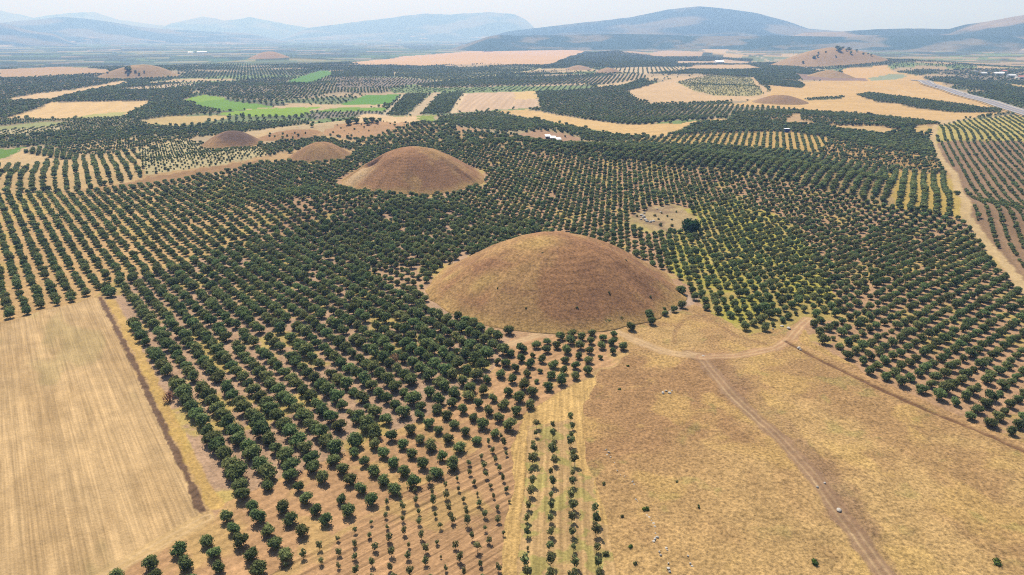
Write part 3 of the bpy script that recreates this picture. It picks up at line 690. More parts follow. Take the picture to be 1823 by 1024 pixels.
# ------------------------------------------------------------------ mounds
def mound_profile(t, seed):
    # t: 0 at the top, 1 at the foot
    return np.clip(1 - t * t, 0, 1) ** 1.1 * .78 + .22 * np.clip(.5 + .5 * np.cos(math.pi * np.clip(t, 0, 1)), 0, 1)
for m in M_SPECS:
    big = m['seed'] <= 2
    na, nr = (300, 130) if big else (110, 44)
    th = np.linspace(0, 2 * math.pi, na, endpoint=False); t = np.linspace(0.0, 1.06, nr) ** .85
    TH, TT = np.meshgrid(th, t)
    wob = 1 + .06 * (fbm(np.cos(TH) * 3 + m['seed'] * 9, np.sin(TH) * 3, 1.0, 3, m['seed']) - .5) * 2
    X = m['rx'] * TT * wob * np.cos(TH); Y = m['ry'] * TT * wob * np.sin(TH)
    Z = m['h'] * mound_profile(TT, m['seed'])
    sz = m['rx'] / 52.0
    x = X.ravel(); y = Y.ravel(); z = Z.ravel(); tt = TT.ravel()
    rough = (fbm(x + 300 * m['seed'], y, 16 * sz, 4, m['seed']) - .5) * 2.0 * sz * (1 - .3 * tt) * np.clip(1.06 - tt, 0, 1) * 1.6
    if m['seed'] == 10: z += 9 * np.exp(-(((x - 62) / 40) ** 2 + (y / 50) ** 2)) * np.clip(1 - tt, 0, 1)
    z = z + rough
    c1 = C(178, 130, 92); c2 = C(198, 156, 104); c3 = C(154, 110, 83)
    pat = fbm(x + 50 * m['seed'], y, 22 * sz, 5, 101 + m['seed']); pat2 = fbm(x, y, 7 * sz, 4, 111 + m['seed'])
    c = c1[None, :] + (c2 - c1)[None, :] * (sstep(.5, .66, pat) * .7)[:, None]
    c = c + (c3 - c) * (sstep(.52, .66, pat2) * .45)[:, None]
    # animal terraces along the slope, worn trails and small washed gullies
    ter = np.sin(2 * math.pi * z / (1.5 * sz) + 5 * pat) * sstep(.42, .6, fbm(x, y, 18 * sz, 3, 131 + m['seed']))
    c = c * (1 + .06 * ter)[:, None]; z = z + .10 * sz * ter * np.clip(1 - tt, 0, 1)
    an = np.arctan2(y, x); gl = sstep(.66, .8, vnoise(an * 7 + 3 * (pat - .5), tt * 1.2, 140 + m['seed'])) * sstep(.25, .6, tt) * sstep(1.02, .9, tt)
    z = z - .18 * sz * gl; c = c * (1 - .15 * gl)[:, None] + C(150, 112, 84)[None, :] * (.15 * gl)[:, None]
    tr = np.exp(-((y + .55 * x - 9 * sz + 10 * sz * (pat - .5)) / (.9 * sz)) ** 2) * sstep(.05, .3, tt)
    c = c * (1 - .3 * tr)[:, None] + C(214, 176, 118)[None, :] * (.3 * tr)[:, None]
    # paler grass at the foot and in patches on the largest mound
    foot = sstep(.86, .99, tt + .10 * (pat2 - .5))
    c = c * (1 - .7 * foot)[:, None] + C(206, 166, 106)[None, :] * (.7 * foot)[:, None]
    if m['seed'] == 1:
        for ex, ey, er in ((-30, -22, 7), (-8, -6, 9), (-44, -6, 5), (4, 26, 12)):
            e = np.exp(-(((x - ex) / er) ** 2 + ((y - ey) / (er * .7)) ** 2)) * (.5 + pat2) * .8
            e = np.clip(e, 0, .8); c = c * (1 - e)[:, None] + C(212, 172, 108)[None, :] * e[:, None]
    if m['seed'] == 2:
        # pit and spoil heap on the left flank
        pit = np.exp(-(((x + 27) / 5.0) ** 2 + ((y + 8) / 5.5) ** 2)); z -= 5.0 * pit
        sp = np.exp(-(((x + 36) / 9) ** 2 + ((y + 22) / 10) ** 2)); z += 1.4 * sp * (.6 + pat2)
        e = np.clip(sp * 1.3, 0, .9); c = c * (1 - e)[:, None] + C(222, 184, 140)[None, :] * e[:, None]
        e = np.clip(pit * 1.2, 0, .85); c = c * (1 - e)[:, None] + C(120, 92, 80)[None, :] * e[:, None]
    if m['seed'] in (3, 4, 5): c = c * .6 + C(186, 146, 104)[None, :] * .4
    if m['seed'] == 4:
        e = sstep(.8, .3, np.hypot((x - 9) / m['rx'], (y + 6) / m['ry']) + .5 * (pat2 - .5)) * .9
        c = c * (1 - e)[:, None] + C(118, 92, 80)[None, :] * e[:, None]
    if m['seed'] in (8, 9, 11): c = c * .25 + C(194, 162, 132)[None, :] * .75
    if m['seed'] in (7, 10, 12): c = c * .3 + C(192, 162, 124)[None, :] * .7
    if m['seed'] == 6: c = c * .4 + C(166, 138, 112)[None, :] * .6
    gx = x + m['x']; gy = y + m['y']
    base = H(gx, gy)
    skirt = np.where(tt > 1.0, -1.2 * sz - .4, 0)
    zz = base + z + skirt
    V = np.stack([gx, gy, zz], 1)
    i0, j0 = np.meshgrid(np.arange(nr - 1), np.arange(na), indexing='ij')
    a = (i0 * na + j0).ravel(); b = (i0 * na + (j0 + 1) % na).ravel()
    F = np.stack([a, a + na, b + na, b], 1)
    ctr = np.array([m['x'], m['y'], float(H(m['x'], m['y']))])
    me = mesh_np(m['name'], V - ctr, F, MAT_MOUND, smooth=True)
    color_attr(me, 'land', np.clip(c, .01, .9))
    o = tag(link(m['name'], me, loc=ctr), m['label'], m['cat'], 'burial mounds among the orchards')
    m['V'] = V; m['nr'] = nr; m['na'] = na
def mound_z(m, X, Y):
    """height of the surface of a mound at points"""
    V = m['V']; out = []
    for x, y in zip(np.atleast_1d(X), np.atleast_1d(Y)):
        k = np.argmin((V[:, 0] - x) ** 2 + (V[:, 1] - y) ** 2); out.append(V[k, 2])
    return np.array(out)

# ------------------------------------------------------------------ mountains
def mountain(name, label, prof, D, depth, cdark, cbare, bare=.55, seed=0, rough=.06, foot=-25.0):
    us = np.array([p[0] for p in prof], float); hs = []
    for u, v in prof:
        d = raydir(u, v); hs.append(CAM_H + d[2] / math.hypot(d[0], d[1]) * D)
    azs = np.array([math.atan2(raydir(u, v)[0], raydir(u, v)[1]) for u, v in prof]); hs = np.array(hs)
    n, k = 420, 90
    az = np.linspace(azs[0], azs[-1], n); s = np.linspace(0, 1.6, k)
    AZ, S = np.meshgrid(az, s)
    Rr = D - depth * (1 - S)
    X = Rr * np.sin(AZ); Y = Rr * np.cos(AZ)
    top = np.interp(AZ, azs, hs)
    g = np.where(S <= 1, S ** 1.55, np.clip(1 - (S - 1) / .6, 0, 1) ** 1.2)
    gul = np.abs(fbm(X, Y, depth * .32, 5, seed) - .5) * 2 + .5 * np.abs(fbm(X, Y, depth * .12, 4, seed + 3) - .5) * 2
    jag = (fbm(X, Y, depth * .10, 4, seed + 9) - .5) * 2
    Z = foot + (top - foot) * np.clip(g * (1 - .55 * (1 - S.clip(0, 1)) * (gul - .3) * 1.5), 0, 1.0) + (top - foot) * rough * jag * np.clip(S, 0, 1) * .8
    edge = np.minimum(sstep(0, .14, (AZ - azs[0]) / (azs[-1] - azs[0])), sstep(0, .14, (azs[-1] - AZ) / (azs[-1] - azs[0])))
    Z = foot + (Z - foot) * edge
    x, y = X.ravel(), Y.ravel()
    t = sstep(bare - .08, bare + .08, fbm(x, y, depth * .22, 5, seed + 20))
    patch = sstep(.68, .72, fbm(x, y, depth * .09, 3, seed + 21)) * sstep(.55, .15, S.ravel())
    c = cdark[None, :] * (1 - t)[:, None] + cbare[None, :] * t[:, None]
    c = c * (1 - .8 * patch)[:, None] + C(214, 190, 156)[None, :] * (.8 * patch)[:, None]
    c = c * (.8 + .4 * fbm(x, y, depth * .04, 3, seed + 22))[:, None]
    i0, j0 = np.meshgrid(np.arange(k - 1), np.arange(n - 1), indexing='ij'); a = (i0 * n + j0).ravel()
    F = np.stack([a, a + 1, a + n + 1, a + n], 1)
    me = mesh_np(name, np.stack([x, y, Z.ravel()], 1), F, MAT_FAR, smooth=True)
    color_attr(me, 'land', np.clip(c, .01, .9))
    tag(link(name, me), label, 'mountain', kind='structure')
MAT_FAR, _n, _b = new_mat('mountain_slopes')
_a = N(_n, 'ShaderNodeAttribute', attribute_name='land'); _n.links.new(_a.outputs['Color'], _b.inputs['Base Color'])
_b.inputs['Roughness'].default_value = 1.0; _b.inputs['Specular IOR Level'].default_value = 0.0
FD, FB = C(62, 78, 58), C(138, 128, 100)
mountain('mountain', 'faintest pale blue peaks far behind on one side', [(-200, 26), (-60, 16), (0, 19), (30, 24), (60, 32), (110, 23), (150, 22), (170, 22), (210, 34), (265, 42), (330, 50), (420, 56)], 26000, 4600, FD, FB, seed=301)
mountain('mountain', 'pale blue double peak far behind the plain', [(250, 52), (300, 42), (345, 33), (362, 29), (400, 36), (445, 30), (500, 41), (560, 51), (620, 58)], 24000, 4200, FD, FB, seed=311)
mountain('mountain', 'long flat topped blue massif behind the plain', [(480, 58), (545, 50), (600, 43), (680, 33), (760, 23), (800, 25), (870, 21), (915, 24), (945, 38), (965, 50), (1000, 57)], 20000, 4000, FD, FB, seed=321)
mountain('mountain', 'blue ridge sloping down into the plain', [(-300, 50), (-60, 44), (0, 41), (40, 36), (120, 29), (180, 36), (250, 48), (330, 54), (420, 58), (520, 60)], 15500, 3400, FD, FB, seed=331)
mountain('mountain', 'nearest dark blue foothill at the edge of the plain', [(-300, 34), (-80, 36), (0, 40), (40, 49), (85, 58), (140, 61)], 12500, 2800, FD, FB, seed=341)
mountain('mountain', 'big blue mountain with a broad summit', [(800, 64), (860, 60), (960, 49), (1050, 38), (1120, 31), (1190, 16), (1245, 11), (1280, 13), (1340, 21), (1400, 37), (1440, 51), (1500, 56), (1600, 58), (1750, 60)], 11000, 4300, FD, FB, seed=351, rough=.03)
mountain('mountain', 'low blue range with rocky shoulder at the picture edge', [(1340, 61), (1440, 57), (1500, 56), (1560, 52), (1620, 50), (1690, 51), (1720, 43), (1760, 37), (1823, 27), (1900, 18), (2100, 12), (2300, 30)], 7900, 2500, C(72, 86, 62), C(168, 148, 120), bare=.5, seed=361, rough=.04)
mountain('hill', 'hazy wooded hills below the big mountain', [(760, 66), (820, 62), (870, 59), (920, 63), (1000, 62), (1100, 60), (1250, 64), (1340, 63), (1500, 65), (1700, 62), (1823, 63), (2000, 62)], 6600, 1500, C(70, 88, 62), C(140, 130, 100), bare=.6, seed=371, foot=-45)

# ------------------------------------------------------------------ trees: leaf clumps on limbs
def crown_mesh(name, seed, R, Z0, Z1, n, leaf, mat, lobes=9, core=True, spread=.55):
    r = np.random.default_rng(seed)
    zc = (Z0 + Z1) / 2; hz = (Z1 - Z0) / 2
    L = []
    for i in range(lobes):
        a = 2 * math.pi * i / lobes * 1.618 * 2 + r.uniform(-.4, .4); q = math.sqrt(r.uniform(.02, 1)) * spread
        L.append((R * q * math.cos(a), R * q * math.sin(a), zc + hz * r.uniform(-.42, .52) * (1 - .4 * q), R * r.uniform(.40, .60)))
    L = np.array(L)
    k = r.integers(0, lobes, n)
    d = r.normal(size=(n, 3)); d /= np.linalg.norm(d, axis=1, keepdims=True)
    rr = r.uniform(.62, 1.08, n) ** .8
    P = L[k, :3] + d * (L[k, 3] * rr)[:, None] * np.array([1, 1, .86])
    P[:, 2] = np.clip(P[:, 2], Z0 + .05 * hz, None)
    nrm = d + r.normal(scale=.45, size=(n, 3)); nrm /= np.linalg.norm(nrm, axis=1, keepdims=True)
    up = r.normal(size=(n, 3)); u = np.cross(nrm, up); u /= np.linalg.norm(u, axis=1, keepdims=True); v = np.cross(nrm, u)
    s = leaf * r.uniform(.6, 1.25, n)
    a = P - u * (s * .5)[:, None]; b = P + v * (s * .42)[:, None] + nrm * (s * .1)[:, None]; c = P + u * (s * .6)[:, None]; e = P - v * (s * .42)[:, None] - nrm * (s * .05)[:, None]
    V = np.stack([a, b, c, e], 1).reshape(-1, 3); F = np.arange(4 * n).reshape(n, 4)
    tint = np.repeat(r.uniform(.6, 1.45, n), 4)
    if core:
        # inner foliage mass so that the crown is not hollow
        cv = []; cf = []; ct = []
        for (lx, ly, lz, lr) in L:
            b0 = len(cv)
            for lat in (-.8, 0, .8):
                for q in range(6):
                    an = q * math.pi / 3 + lat
                    cv.append((lx + lr * .66 * math.cos(an) * math.cos(lat), ly + lr * .66 * math.sin(an) * math.cos(lat), lz + lr * .58 * math.sin(lat)))
            for ring in (0, 1):
                for q in range(6):
                    cf.append((b0 + ring * 6 + q, b0 + ring * 6 + (q + 1) % 6, b0 + ring * 6 + 6 + (q + 1) % 6, b0 + ring * 6 + 6 + q))
            cf.append((b0 + 12, b0 + 13, b0 + 14, b0 + 15)); cf.append((b0 + 12, b0 + 15, b0 + 16, b0 + 17))
        nv = len(V); V = np.concatenate([V, np.array(cv)]); F = np.concatenate([F, np.array(cf) + nv])
        tint = np.concatenate([tint, np.full(len(cv), .95)])
    me = mesh_np(name, V, F, mat); float_attr(me, 'tint', tint)
    return me
def trunk_mesh(name, seed, r0, h, limbs, reach):
    r = np.random.default_rng(seed); mb = MB()
    def tube(p0, p1, ra, rb, n=6):
        p0 = np.array(p0, float); p1 = np.array(p1, float); ax = p1 - p0; ax /= np.linalg.norm(ax)
        u = np.cross(ax, (0.3, .9, .2)); u /= np.linalg.norm(u); v = np.cross(ax, u)
        vv = [tuple(p0 + ra * (math.cos(t) * u + math.sin(t) * v)) for t in np.linspace(0, 2 * math.pi, n, endpoint=False)] + \
             [tuple(p1 + rb * (math.cos(t) * u + math.sin(t) * v)) for t in np.linspace(0, 2 * math.pi, n, endpoint=False)]
        mb.raw(vv, [(i, (i + 1) % n, n + (i + 1) % n, n + i) for i in range(n)])
    tip = (r.uniform(-.08, .08) * h, r.uniform(-.08, .08) * h, h)
    tube((0, 0, -.25), tip, r0 * 1.25, r0 * .8)
    for i in range(limbs):
        a = 2 * math.pi * i / limbs + r.uniform(-.3, .3)
        tube(tip, (tip[0] + reach * math.cos(a), tip[1] + reach * math.sin(a), h + reach * r.uniform(.7, 1.2)), r0 * .6, r0 * .22, 5)
    me = bpy.data.meshes.new(name); me.from_pydata(mb.v, [], mb.f); me.update(); me.materials.append(MAT_BARK)
    return me
# meshes are made for a crown 1 m across per unit of scale 'R = 0.5'
NV = 6
CROWN = [crown_mesh('crown', 100 + i, .5, .03, .76, 800, .10, MAT_LEAF, lobes=10 + i % 3, spread=.50) for i in range(NV)]
TRUNK = [trunk_mesh('trunk', 200 + i, .035, .30, 4, .22) for i in range(NV)]
CROWN_MID = [crown_mesh('crown', 130 + i, .5, .03, .76, 200, .18, MAT_LEAF, lobes=9, spread=.5) for i in range(3)]
CROWN_FAR = [crown_mesh('crown', 160 + i, .5, .03, .76, 34, .33, MAT_LEAF, lobes=5) for i in range(2)]
SAPC = [crown_mesh('crown', 400 + i, .46, .06, 1.42, 220, .17, MAT_SAP, lobes=8, core=False, spread=.42) for i in range(5)]
SAPT = [trunk_mesh('trunk', 420 + i, .022, .5, 3, .26) for i in range(5)]

# planting positions
def lattice(P, ang_deg, step, pitch, half=0.0):
    a = math.radians(ang_deg); ca, sa = math.cos(a), math.sin(a)
    l = P[:, 0] * ca + P[:, 1] * sa; s = -P[:, 0] * sa + P[:, 1] * ca
    i0, i1 = math.floor(l.min() / step), math.ceil(l.max() / step); j0, j1 = math.floor(s.min() / pitch), math.ceil(s.max() / pitch)
    I, J = np.meshgrid(np.arange(i0, i1 + 1), np.arange(j0, j1 + 1)); I = I.ravel(); J = J.ravel()
    L = (I + half * (J % 2)) * step; S = J * pitch
    return L * ca - S * sa, L * sa + S * ca, I, J
TX, TY, TS, TK, TI, TJ, TR = [], [], [], [], [], [], []
for i, R in enumerate(REG):
    if not R['plant']: continue
    ang_d, step, pitch, dia, jit, miss, kind = R['plant'][:7]
    if len(R['P']) == 0: continue
    X, Y, I, J = lattice(R['P'], ang_d, step, pitch, R['plant'][7] if len(R['plant']) > 7 else 0.0)
    r = np.hypot(X, Y); az = np.abs(np.arctan2(X, Y))
    k = (az < math.radians(44)) & (Y > 60)
    X, Y, I, J = X[k], Y[k], I[k], J[k]
    if len(X) == 0: continue
    g = np.random.default_rng(1000 + i)
    jl = .045 if kind == OL else .06
    X = X + g.normal(scale=jl * step, size=len(X)); Y = Y + g.normal(scale=jl * step, size=len(X))
    keep = classify(X, Y) == i
    keep &= ~on_mound(X, Y, 1.5)
    keep &= g.random(len(X)) > miss
    for B in BANDS:
        if B['s'] < .7: continue
        P = np.array(B['P']); lo = P.min(0) - 8; hi = P.max(0) + 8
        mm = (X > lo[0]) & (X < hi[0]) & (Y > lo[1]) & (Y < hi[1])
        if mm.any():
            d, _, _ = seg_dist(X[mm], Y[mm], B['P']); q = np.nonzero(mm)[0]
            keep[q[d < B['hw'] + 1.0]] = False
    X, Y, I, J = X[keep], Y[keep], I[keep], J[keep]
    s = dia * np.clip(1 + jit * g.normal(size=len(X)), .5, 1.5)
    s = s * np.where(np.hypot(X, Y) > 900, .88, 1.0)
    # a few weak trees
    s = np.where(g.random(len(X)) < .03, s * .6, s)
    TX.append(X); TY.append(Y); TS.append(s); TI.append(I); TJ.append(J)
    TK.append(np.full(len(X), 1 if kind == 'sapling' else 0)); TR.append(np.full(len(X), i))
# orchards of the far patchwork
xs, ys = np.meshgrid(np.arange(-2600, 2600, 8.0), np.arange(520, 3100, 7.0)); xs = xs.ravel(); ys = ys.ravel()
a = .35; X = xs * math.cos(a) - ys * math.sin(a); Y = xs * math.sin(a) + ys * math.cos(a)
k = (np.abs(np.arctan2(X, Y)) < math.radians(42)) & (np.hypot(X, Y) > 520) & (np.hypot(X, Y) < 2900) & (Y > 0)
X, Y = X[k], Y[k]
hcx, _ = far_cell(X, Y); ci_ = np.minimum((hcx * 10).astype(int), 9)
g = np.random.default_rng(5)
dens = np.array([1, .9, .8, .03, .6, .12, .95, .05, .7, .35])[ci_]
keep = (g.random(len(X)) < dens) & (classify(X, Y) == -1) & ~on_mound(X, Y, 2)
X, Y = X[keep], Y[keep]
d, _, _ = seg_dist(X, Y, ROAD); kk = d > 16; X, Y = X[kk], Y[kk]
X = X + g.normal(scale=.7, size=len(X)); Y = Y + g.normal(scale=.7, size=len(X))
TX.append(X); TY.append(Y); TS.append(4.6 * np.clip(1 + .2 * g.normal(size=len(X)), .5, 1.5)); TI.append(np.zeros(len(X), int)); TJ.append(np.zeros(len(X), int)); TK.append(np.zeros(len(X), int)); TR.append(np.full(len(X), -1))
TX, TY, TS, TK, TI, TJ, TR = [np.concatenate(q) for q in (TX, TY, TS, TK, TI, TJ, TR)]
d, _, _ = seg_dist(TX, TY, ROAD); kk = d > 14
for (u_, v_, f_) in ((1400, 235.5, 16), (975, 246, 9), (984, 249, 9), (994, 251.5, 9)):      # open ground round the cabin and the sheds
    cx_, cy_ = at(u_, v_); kk &= ~((np.abs(TX - cx_) < 5.5) & (TY > cy_ - f_) & (TY < cy_ + 5))
TX, TY, TS, TK, TI, TJ, TR = [q[kk] for q in (TX, TY, TS, TK, TI, TJ, TR)]
TZ = H(TX, TY) - .05
# place in the photograph, only to pick which trees show largest
def project(X, Y, Z):
    zc = Y * math.cos(PITCH) - (Z - CAM_H) * math.sin(PITCH); yc = Y * math.sin(PITCH) + (Z - CAM_H) * math.cos(PITCH)
    return IMG_W / 2 + FPX * X / zc, IMG_H / 2 - FPX * yc / zc, zc
U, Vv, ZC = project(TX, TY, TZ + 1)
inview = (U > -15) & (U < IMG_W + 15) & (Vv > 0) & (Vv < IMG_H + 12)

ORD = ['first', 'second', 'third', 'fourth', 'fifth', 'sixth', 'seventh', 'eighth', 'ninth', 'tenth', 'eleventh', 'twelfth', 'thirteenth', 'fourteenth', 'fifteenth', 'sixteenth', 'seventeenth', 'eighteenth', 'nineteenth', 'twentieth']
def ordinal(n):
    if n <= 20: return ORD[n - 1]
    t = {2: 'twenty', 3: 'thirty', 4: 'forty', 5: 'fifty'}[n // 10]
    return t + '-' + ORD[n % 10 - 1] if n % 10 else t[:-1] + 'ieth'
def place_tree(nm, cm, tm, x, y, z, s, rz, label, cat, group):
    e = empty(nm, (x, y, z), rz, s); tag(e, label, cat, group)
    e.scale = (s * rng.uniform(.9, 1.1), s * rng.uniform(.9, 1.1), s * rng.uniform(.86, 1.14))
    link('trunk', tm, e); link('crown', cm, e)
    return e
single = np.zeros(len(TX), bool)
# 300 largest olive trees
near_ids = [byname[q] for q in ('a_big', 'a_small')]
cand = np.nonzero((TK == 0) & inview & np.isin(TR, near_ids))[0]
size_px = TS[cand] / ZC[cand]
pick = cand[np.argsort(-(1 / ZC[cand]))[:300]]
single[pick] = True
rows = sorted(set(TJ[pick]))          # rows counted from the furrow strip
for jr, j in enumerate(rows):
    row = pick[TJ[pick] == j]; row = row[np.argsort(ZC[row])]
    for n_, k in enumerate(row):
        look = 'small round' if TS[k] < 3.9 else 'full dark'
        q = int(rng.integers(0, NV))
        place_tree('olive_tree', CROWN[q], TRUNK[q], TX[k], TY[k], TZ[k], TS[k], rng.uniform(0, 6.28),
                   f'{look} olive tree, {ordinal(n_ + 1)} from the near end, {ordinal(jr + 1)} row from the furrow strip', 'tree', 'olive trees in the near rows')
# saplings
cand = np.nonzero((TK == 1) & inview)[0]
pick = cand[np.argsort(ZC[cand])[:300]]; single[pick] = True
for reg_, lab, rev in (('sapl', 'thin sapling in tilled soil, {a} from the grass strip, {b} row below the olive trees', True), ('s_plot', 'bushy young tree, {a} from the far end of the {b} row between the grass strips', False)):
    sel = pick[TR[pick] == byname[reg_]]
    rows = sorted(set(TJ[sel]), reverse=rev)
    for jr, j in enumerate(rows):
        row = sel[TJ[sel] == j]; row = row[np.argsort(-TI[row])] if rev else row[np.argsort(-ZC[row])]
        for n_, k in enumerate(row):
            q = int(rng.integers(0, 5))
            place_tree('olive_sapling', SAPC[q], SAPT[q], TX[k], TY[k], TZ[k], TS[k], rng.uniform(0, 6.28),
                       lab.format(a=ordinal(n_ + 1), b=ordinal(jr + 1)), 'sapling', 'saplings in the tilled plot' if rev else 'young trees in the striped plot')
print('trees', len(TX), 'singles', int(single.sum()))

# single trees and bushes that stand out
def lone(nm, u, v, dia, mesh, trunk, label, cat='tree', group=None, zmound=None, hs=1.0):
    x, y = at(u, v)
    z = float(H(x, y)) if zmound is None else zmound
    e = place_tree(nm, mesh, trunk, x, y, z - .05, dia, random.uniform(0, 6.28), label, cat, group)
    e.scale = (dia, dia, dia * hs); return e
DARK = [crown_mesh('crown', 500 + i, .5, .04, .70, 900, .10, MAT_DARKLEAF, lobes=11) for i in range(2)]
DRYC = crown_mesh('crown', 520, .5, .1, .7, 260, .10, MAT_DRYLEAF, lobes=7, core=False)
BUSH = [crown_mesh('crown', 530 + i, .5, .0, .6, 160, .16, MAT_SAP, lobes=6) for i in range(3)]
GBUSH = crown_mesh('crown', 540, .5, .0, .42, 200, .14, MAT_SHRUB, lobes=7)
lone('fig_tree', 1230, 416, 11.5, DARK[0], TRUNK[0], 'big dark spreading tree at the edge of the stony clearing')
lone('olive_tree', 1212, 524, 5.2, CROWN[0], TRUNK[0], 'dark tree alone at the right foot of the largest mound')
row_u = [(1080, 580), (1104, 574), (1124, 588), (1160, 578), (1154, 566), (1184, 562), (1200, 555), (1182, 553), (1213, 548), (1132, 566)]
row_s = [3.8, 3.6, 4.2, 4.2, 4.4, 3.0, 3.4, 2.0, 4.2, 2.2]
for i, ((u, v), s) in enumerate(zip(row_u, row_s)):
    lone('olive_tree', u, v, s, CROWN[i % NV], TRUNK[i % NV], f'round olive tree by the foot track, {ordinal(i + 1)} along the foot of the largest mound', group='trees along the track at the mound foot')
lone('dry_tree', 703, 645, 4.6, DRYC, TRUNK[1], 'leafless reddish dead tree among the green olive trees')
lone('dry_bush', 302, 714, 4.4, DRYC, TRUNK[2], 'greyish dry bush beside the furrow strip', 'bush')
for i, (u, v, s) in enumerate((p[0], p[1], p[2] * .78) for p in [(1150, 908, 2.4), (1123, 974, 1.6), (1244, 903, 1.3), (1108, 920, 1.2), (1075, 862, 1.4), (1078, 988, 2.0), (1131, 1004, 1.4), (1205, 858, 1.0), (1450, 1003, 2.4), (1775, 1003, 3.0), (1103, 694, 1.6), (1118, 652, 1.5)]):
    lone('bush', u, v, s, GBUSH if i in (0, 1, 8, 9, 10, 11) else BUSH[i % 3], SAPT[0], f'low green bush on the golden meadow, {ordinal(i + 1)} in size order' if False else
         ['bright green bush beside the line of pale stones', 'round green bush below the young tree rows', 'tiny dark bush alone in the middle of the meadow', 'tiny bush left of the pale stones', 'dark bush at the upper end of the track edge', 'young tree by the pale wheel track', 'small bush near the lower frame edge', 'tiny dark bush beside a stone on the meadow', 'green weed patch near the lower dirt track', 'wide green weed patch in the lower meadow corner', 'small green tuft on the brown upper meadow', 'yellow green weeds where the track meets the grove'][i], 'bush', 'bushes on the meadow')
lone('bush', 1194, 412, 4.5, GBUSH, SAPT[0], 'bright green shrub below the stony clearing', 'bush')
for i, (u, v, s_) in enumerate([(1166, 385, 2.2), (1172, 391, 1.8), (1178, 380, 1.6), (1188, 386, 2.0), (1196, 392, 1.6), (1204, 378, 1.8), (1176, 402, 3.0), (1196, 403, 2.4), (1150, 372, 2.6), (1134, 386, 2.0)]):
    lone('bush', u, v, s_, BUSH[i % 3], SAPT[0], f'dark scrub bush on the stony clearing, {ordinal(i + 1)} counted from the boulder heap', 'bush', 'scrub bushes on the stony clearing')
# trees by the pale yard behind the mounds
for i, (u, v, s) in enumerate([(620, 222, 9), (634, 219, 8), (627, 216, 7), (651, 219, 8), (662, 218, 8), (655, 222, 6), (671, 220, 6), (676, 216, 6)]):
    lone('yard_tree', u, v, s, CROWN_MID[i % 3], TRUNK[i % NV], f'dark round tree, {ordinal(i + 1)} in the clump around the pale yard', group='trees around the pale yard')
# trees and bushes on the far mounds
def on_mound_tree(m, fx, fy, s, i, nm, label, group, mesh):
    x = m['x'] + fx * m['rx']; y = m['y'] + fy * m['ry']; z = float(mound_z(m, [x], [y])[0])
    place_tree(nm, mesh, TRUNK[i % NV], x, y, z - .2, s, random.uniform(0, 6), label, 'tree', group)
MK = M_SPECS[6]
spots = [(-.62, -.55, 13), (-.42, -.50, 17), (-.36, -.48, 13), (-.30, -.35, 12), (-.18, -.35, 11), (.02, -.34, 22), (.03, -.42, 22), (.12, -.25, 14), (.16, -.40, 12), (.18, -.55, 15), (.25, -.30, 14), (.28, -.18, 14), (.32, -.12, 12), (.34, -.40, 10), (.38, -.30, 12), (.42, -.50, 13), (.52, -.45, 10), (.56, -.50, 12), (.10, -.12, 12), (.22, -.10, 13), (.3, -.24, 12), (-.1, -.62, 11)]
for i, (fx, fy, s) in enumerate(spots):
    on_mound_tree(MK, fx, fy, s * .8, i, 'hill_tree', f'dark tree on the huge conical mound, {ordinal(i + 1)} from its pointed end', 'trees on the huge conical mound', CROWN_FAR[i % 2] if s < 12 else CROWN_MID[i % 3])
for i, (fx, fy, s) in enumerate([(.0, -.55, 16), (.06, -.58, 14), (.22, -.6, 7), (.42, -.55, 6), (-.55, -.5, 6), (.35, -.7, 7), (.1, -.75, 8), (-.05, -.3, 5)]):
    on_mound_tree(M_SPECS[9], fx, fy, s, i, 'hill_tree', f'dark bush on the pale twin topped mound, {ordinal(i + 1)} of the cluster', 'bushes on the pale twin mound', CROWN_MID[i % 3])

for i, (fx, fy, s) in enumerate([(-.5, -.4, 3), (-.3, -.55, 2.4), (-.1, -.35, 2.8), (.1, -.6, 3), (.25, -.3, 2.2), (.4, -.5, 3), (.55, -.2, 2.5), (-.6, .0, 2.6), (.0, -.75, 3), (.3, -.72, 2.6)]):
    on_mound_tree(M_SPECS[4], fx, fy, s, i, 'hill_bush', f'dark bush on the low shrubby mound, {ordinal(i + 1)} in its scatter', 'bushes on the low shrubby mound', CROWN_MID[i % 3])
for i, (fx, fy, s) in enumerate([(.34, -.62, 1.3), (-.12, -.28, .9), (.52, -.18, 1.1), (-.45, -.55, 1.0), (.1, -.8, 1.2), (.66, -.5, 1.4), (-.25, -.78, .9)]):
    on_mound_tree(M_SPECS[0], fx, fy, s, i, 'scrub_bush', ['little dark bush low on the sunny half of the largest mound', 'tiny bush high on the front of the largest mound', 'tiny bush near the right shoulder of the largest mound', 'tiny bush on the left flank of the largest mound', 'small bush at the front foot of the largest mound', 'dark bush at the lower right of the largest mound', 'tiny bush at the lower left of the largest mound'][i], 'bushes on the largest mound', BUSH[i % 3])
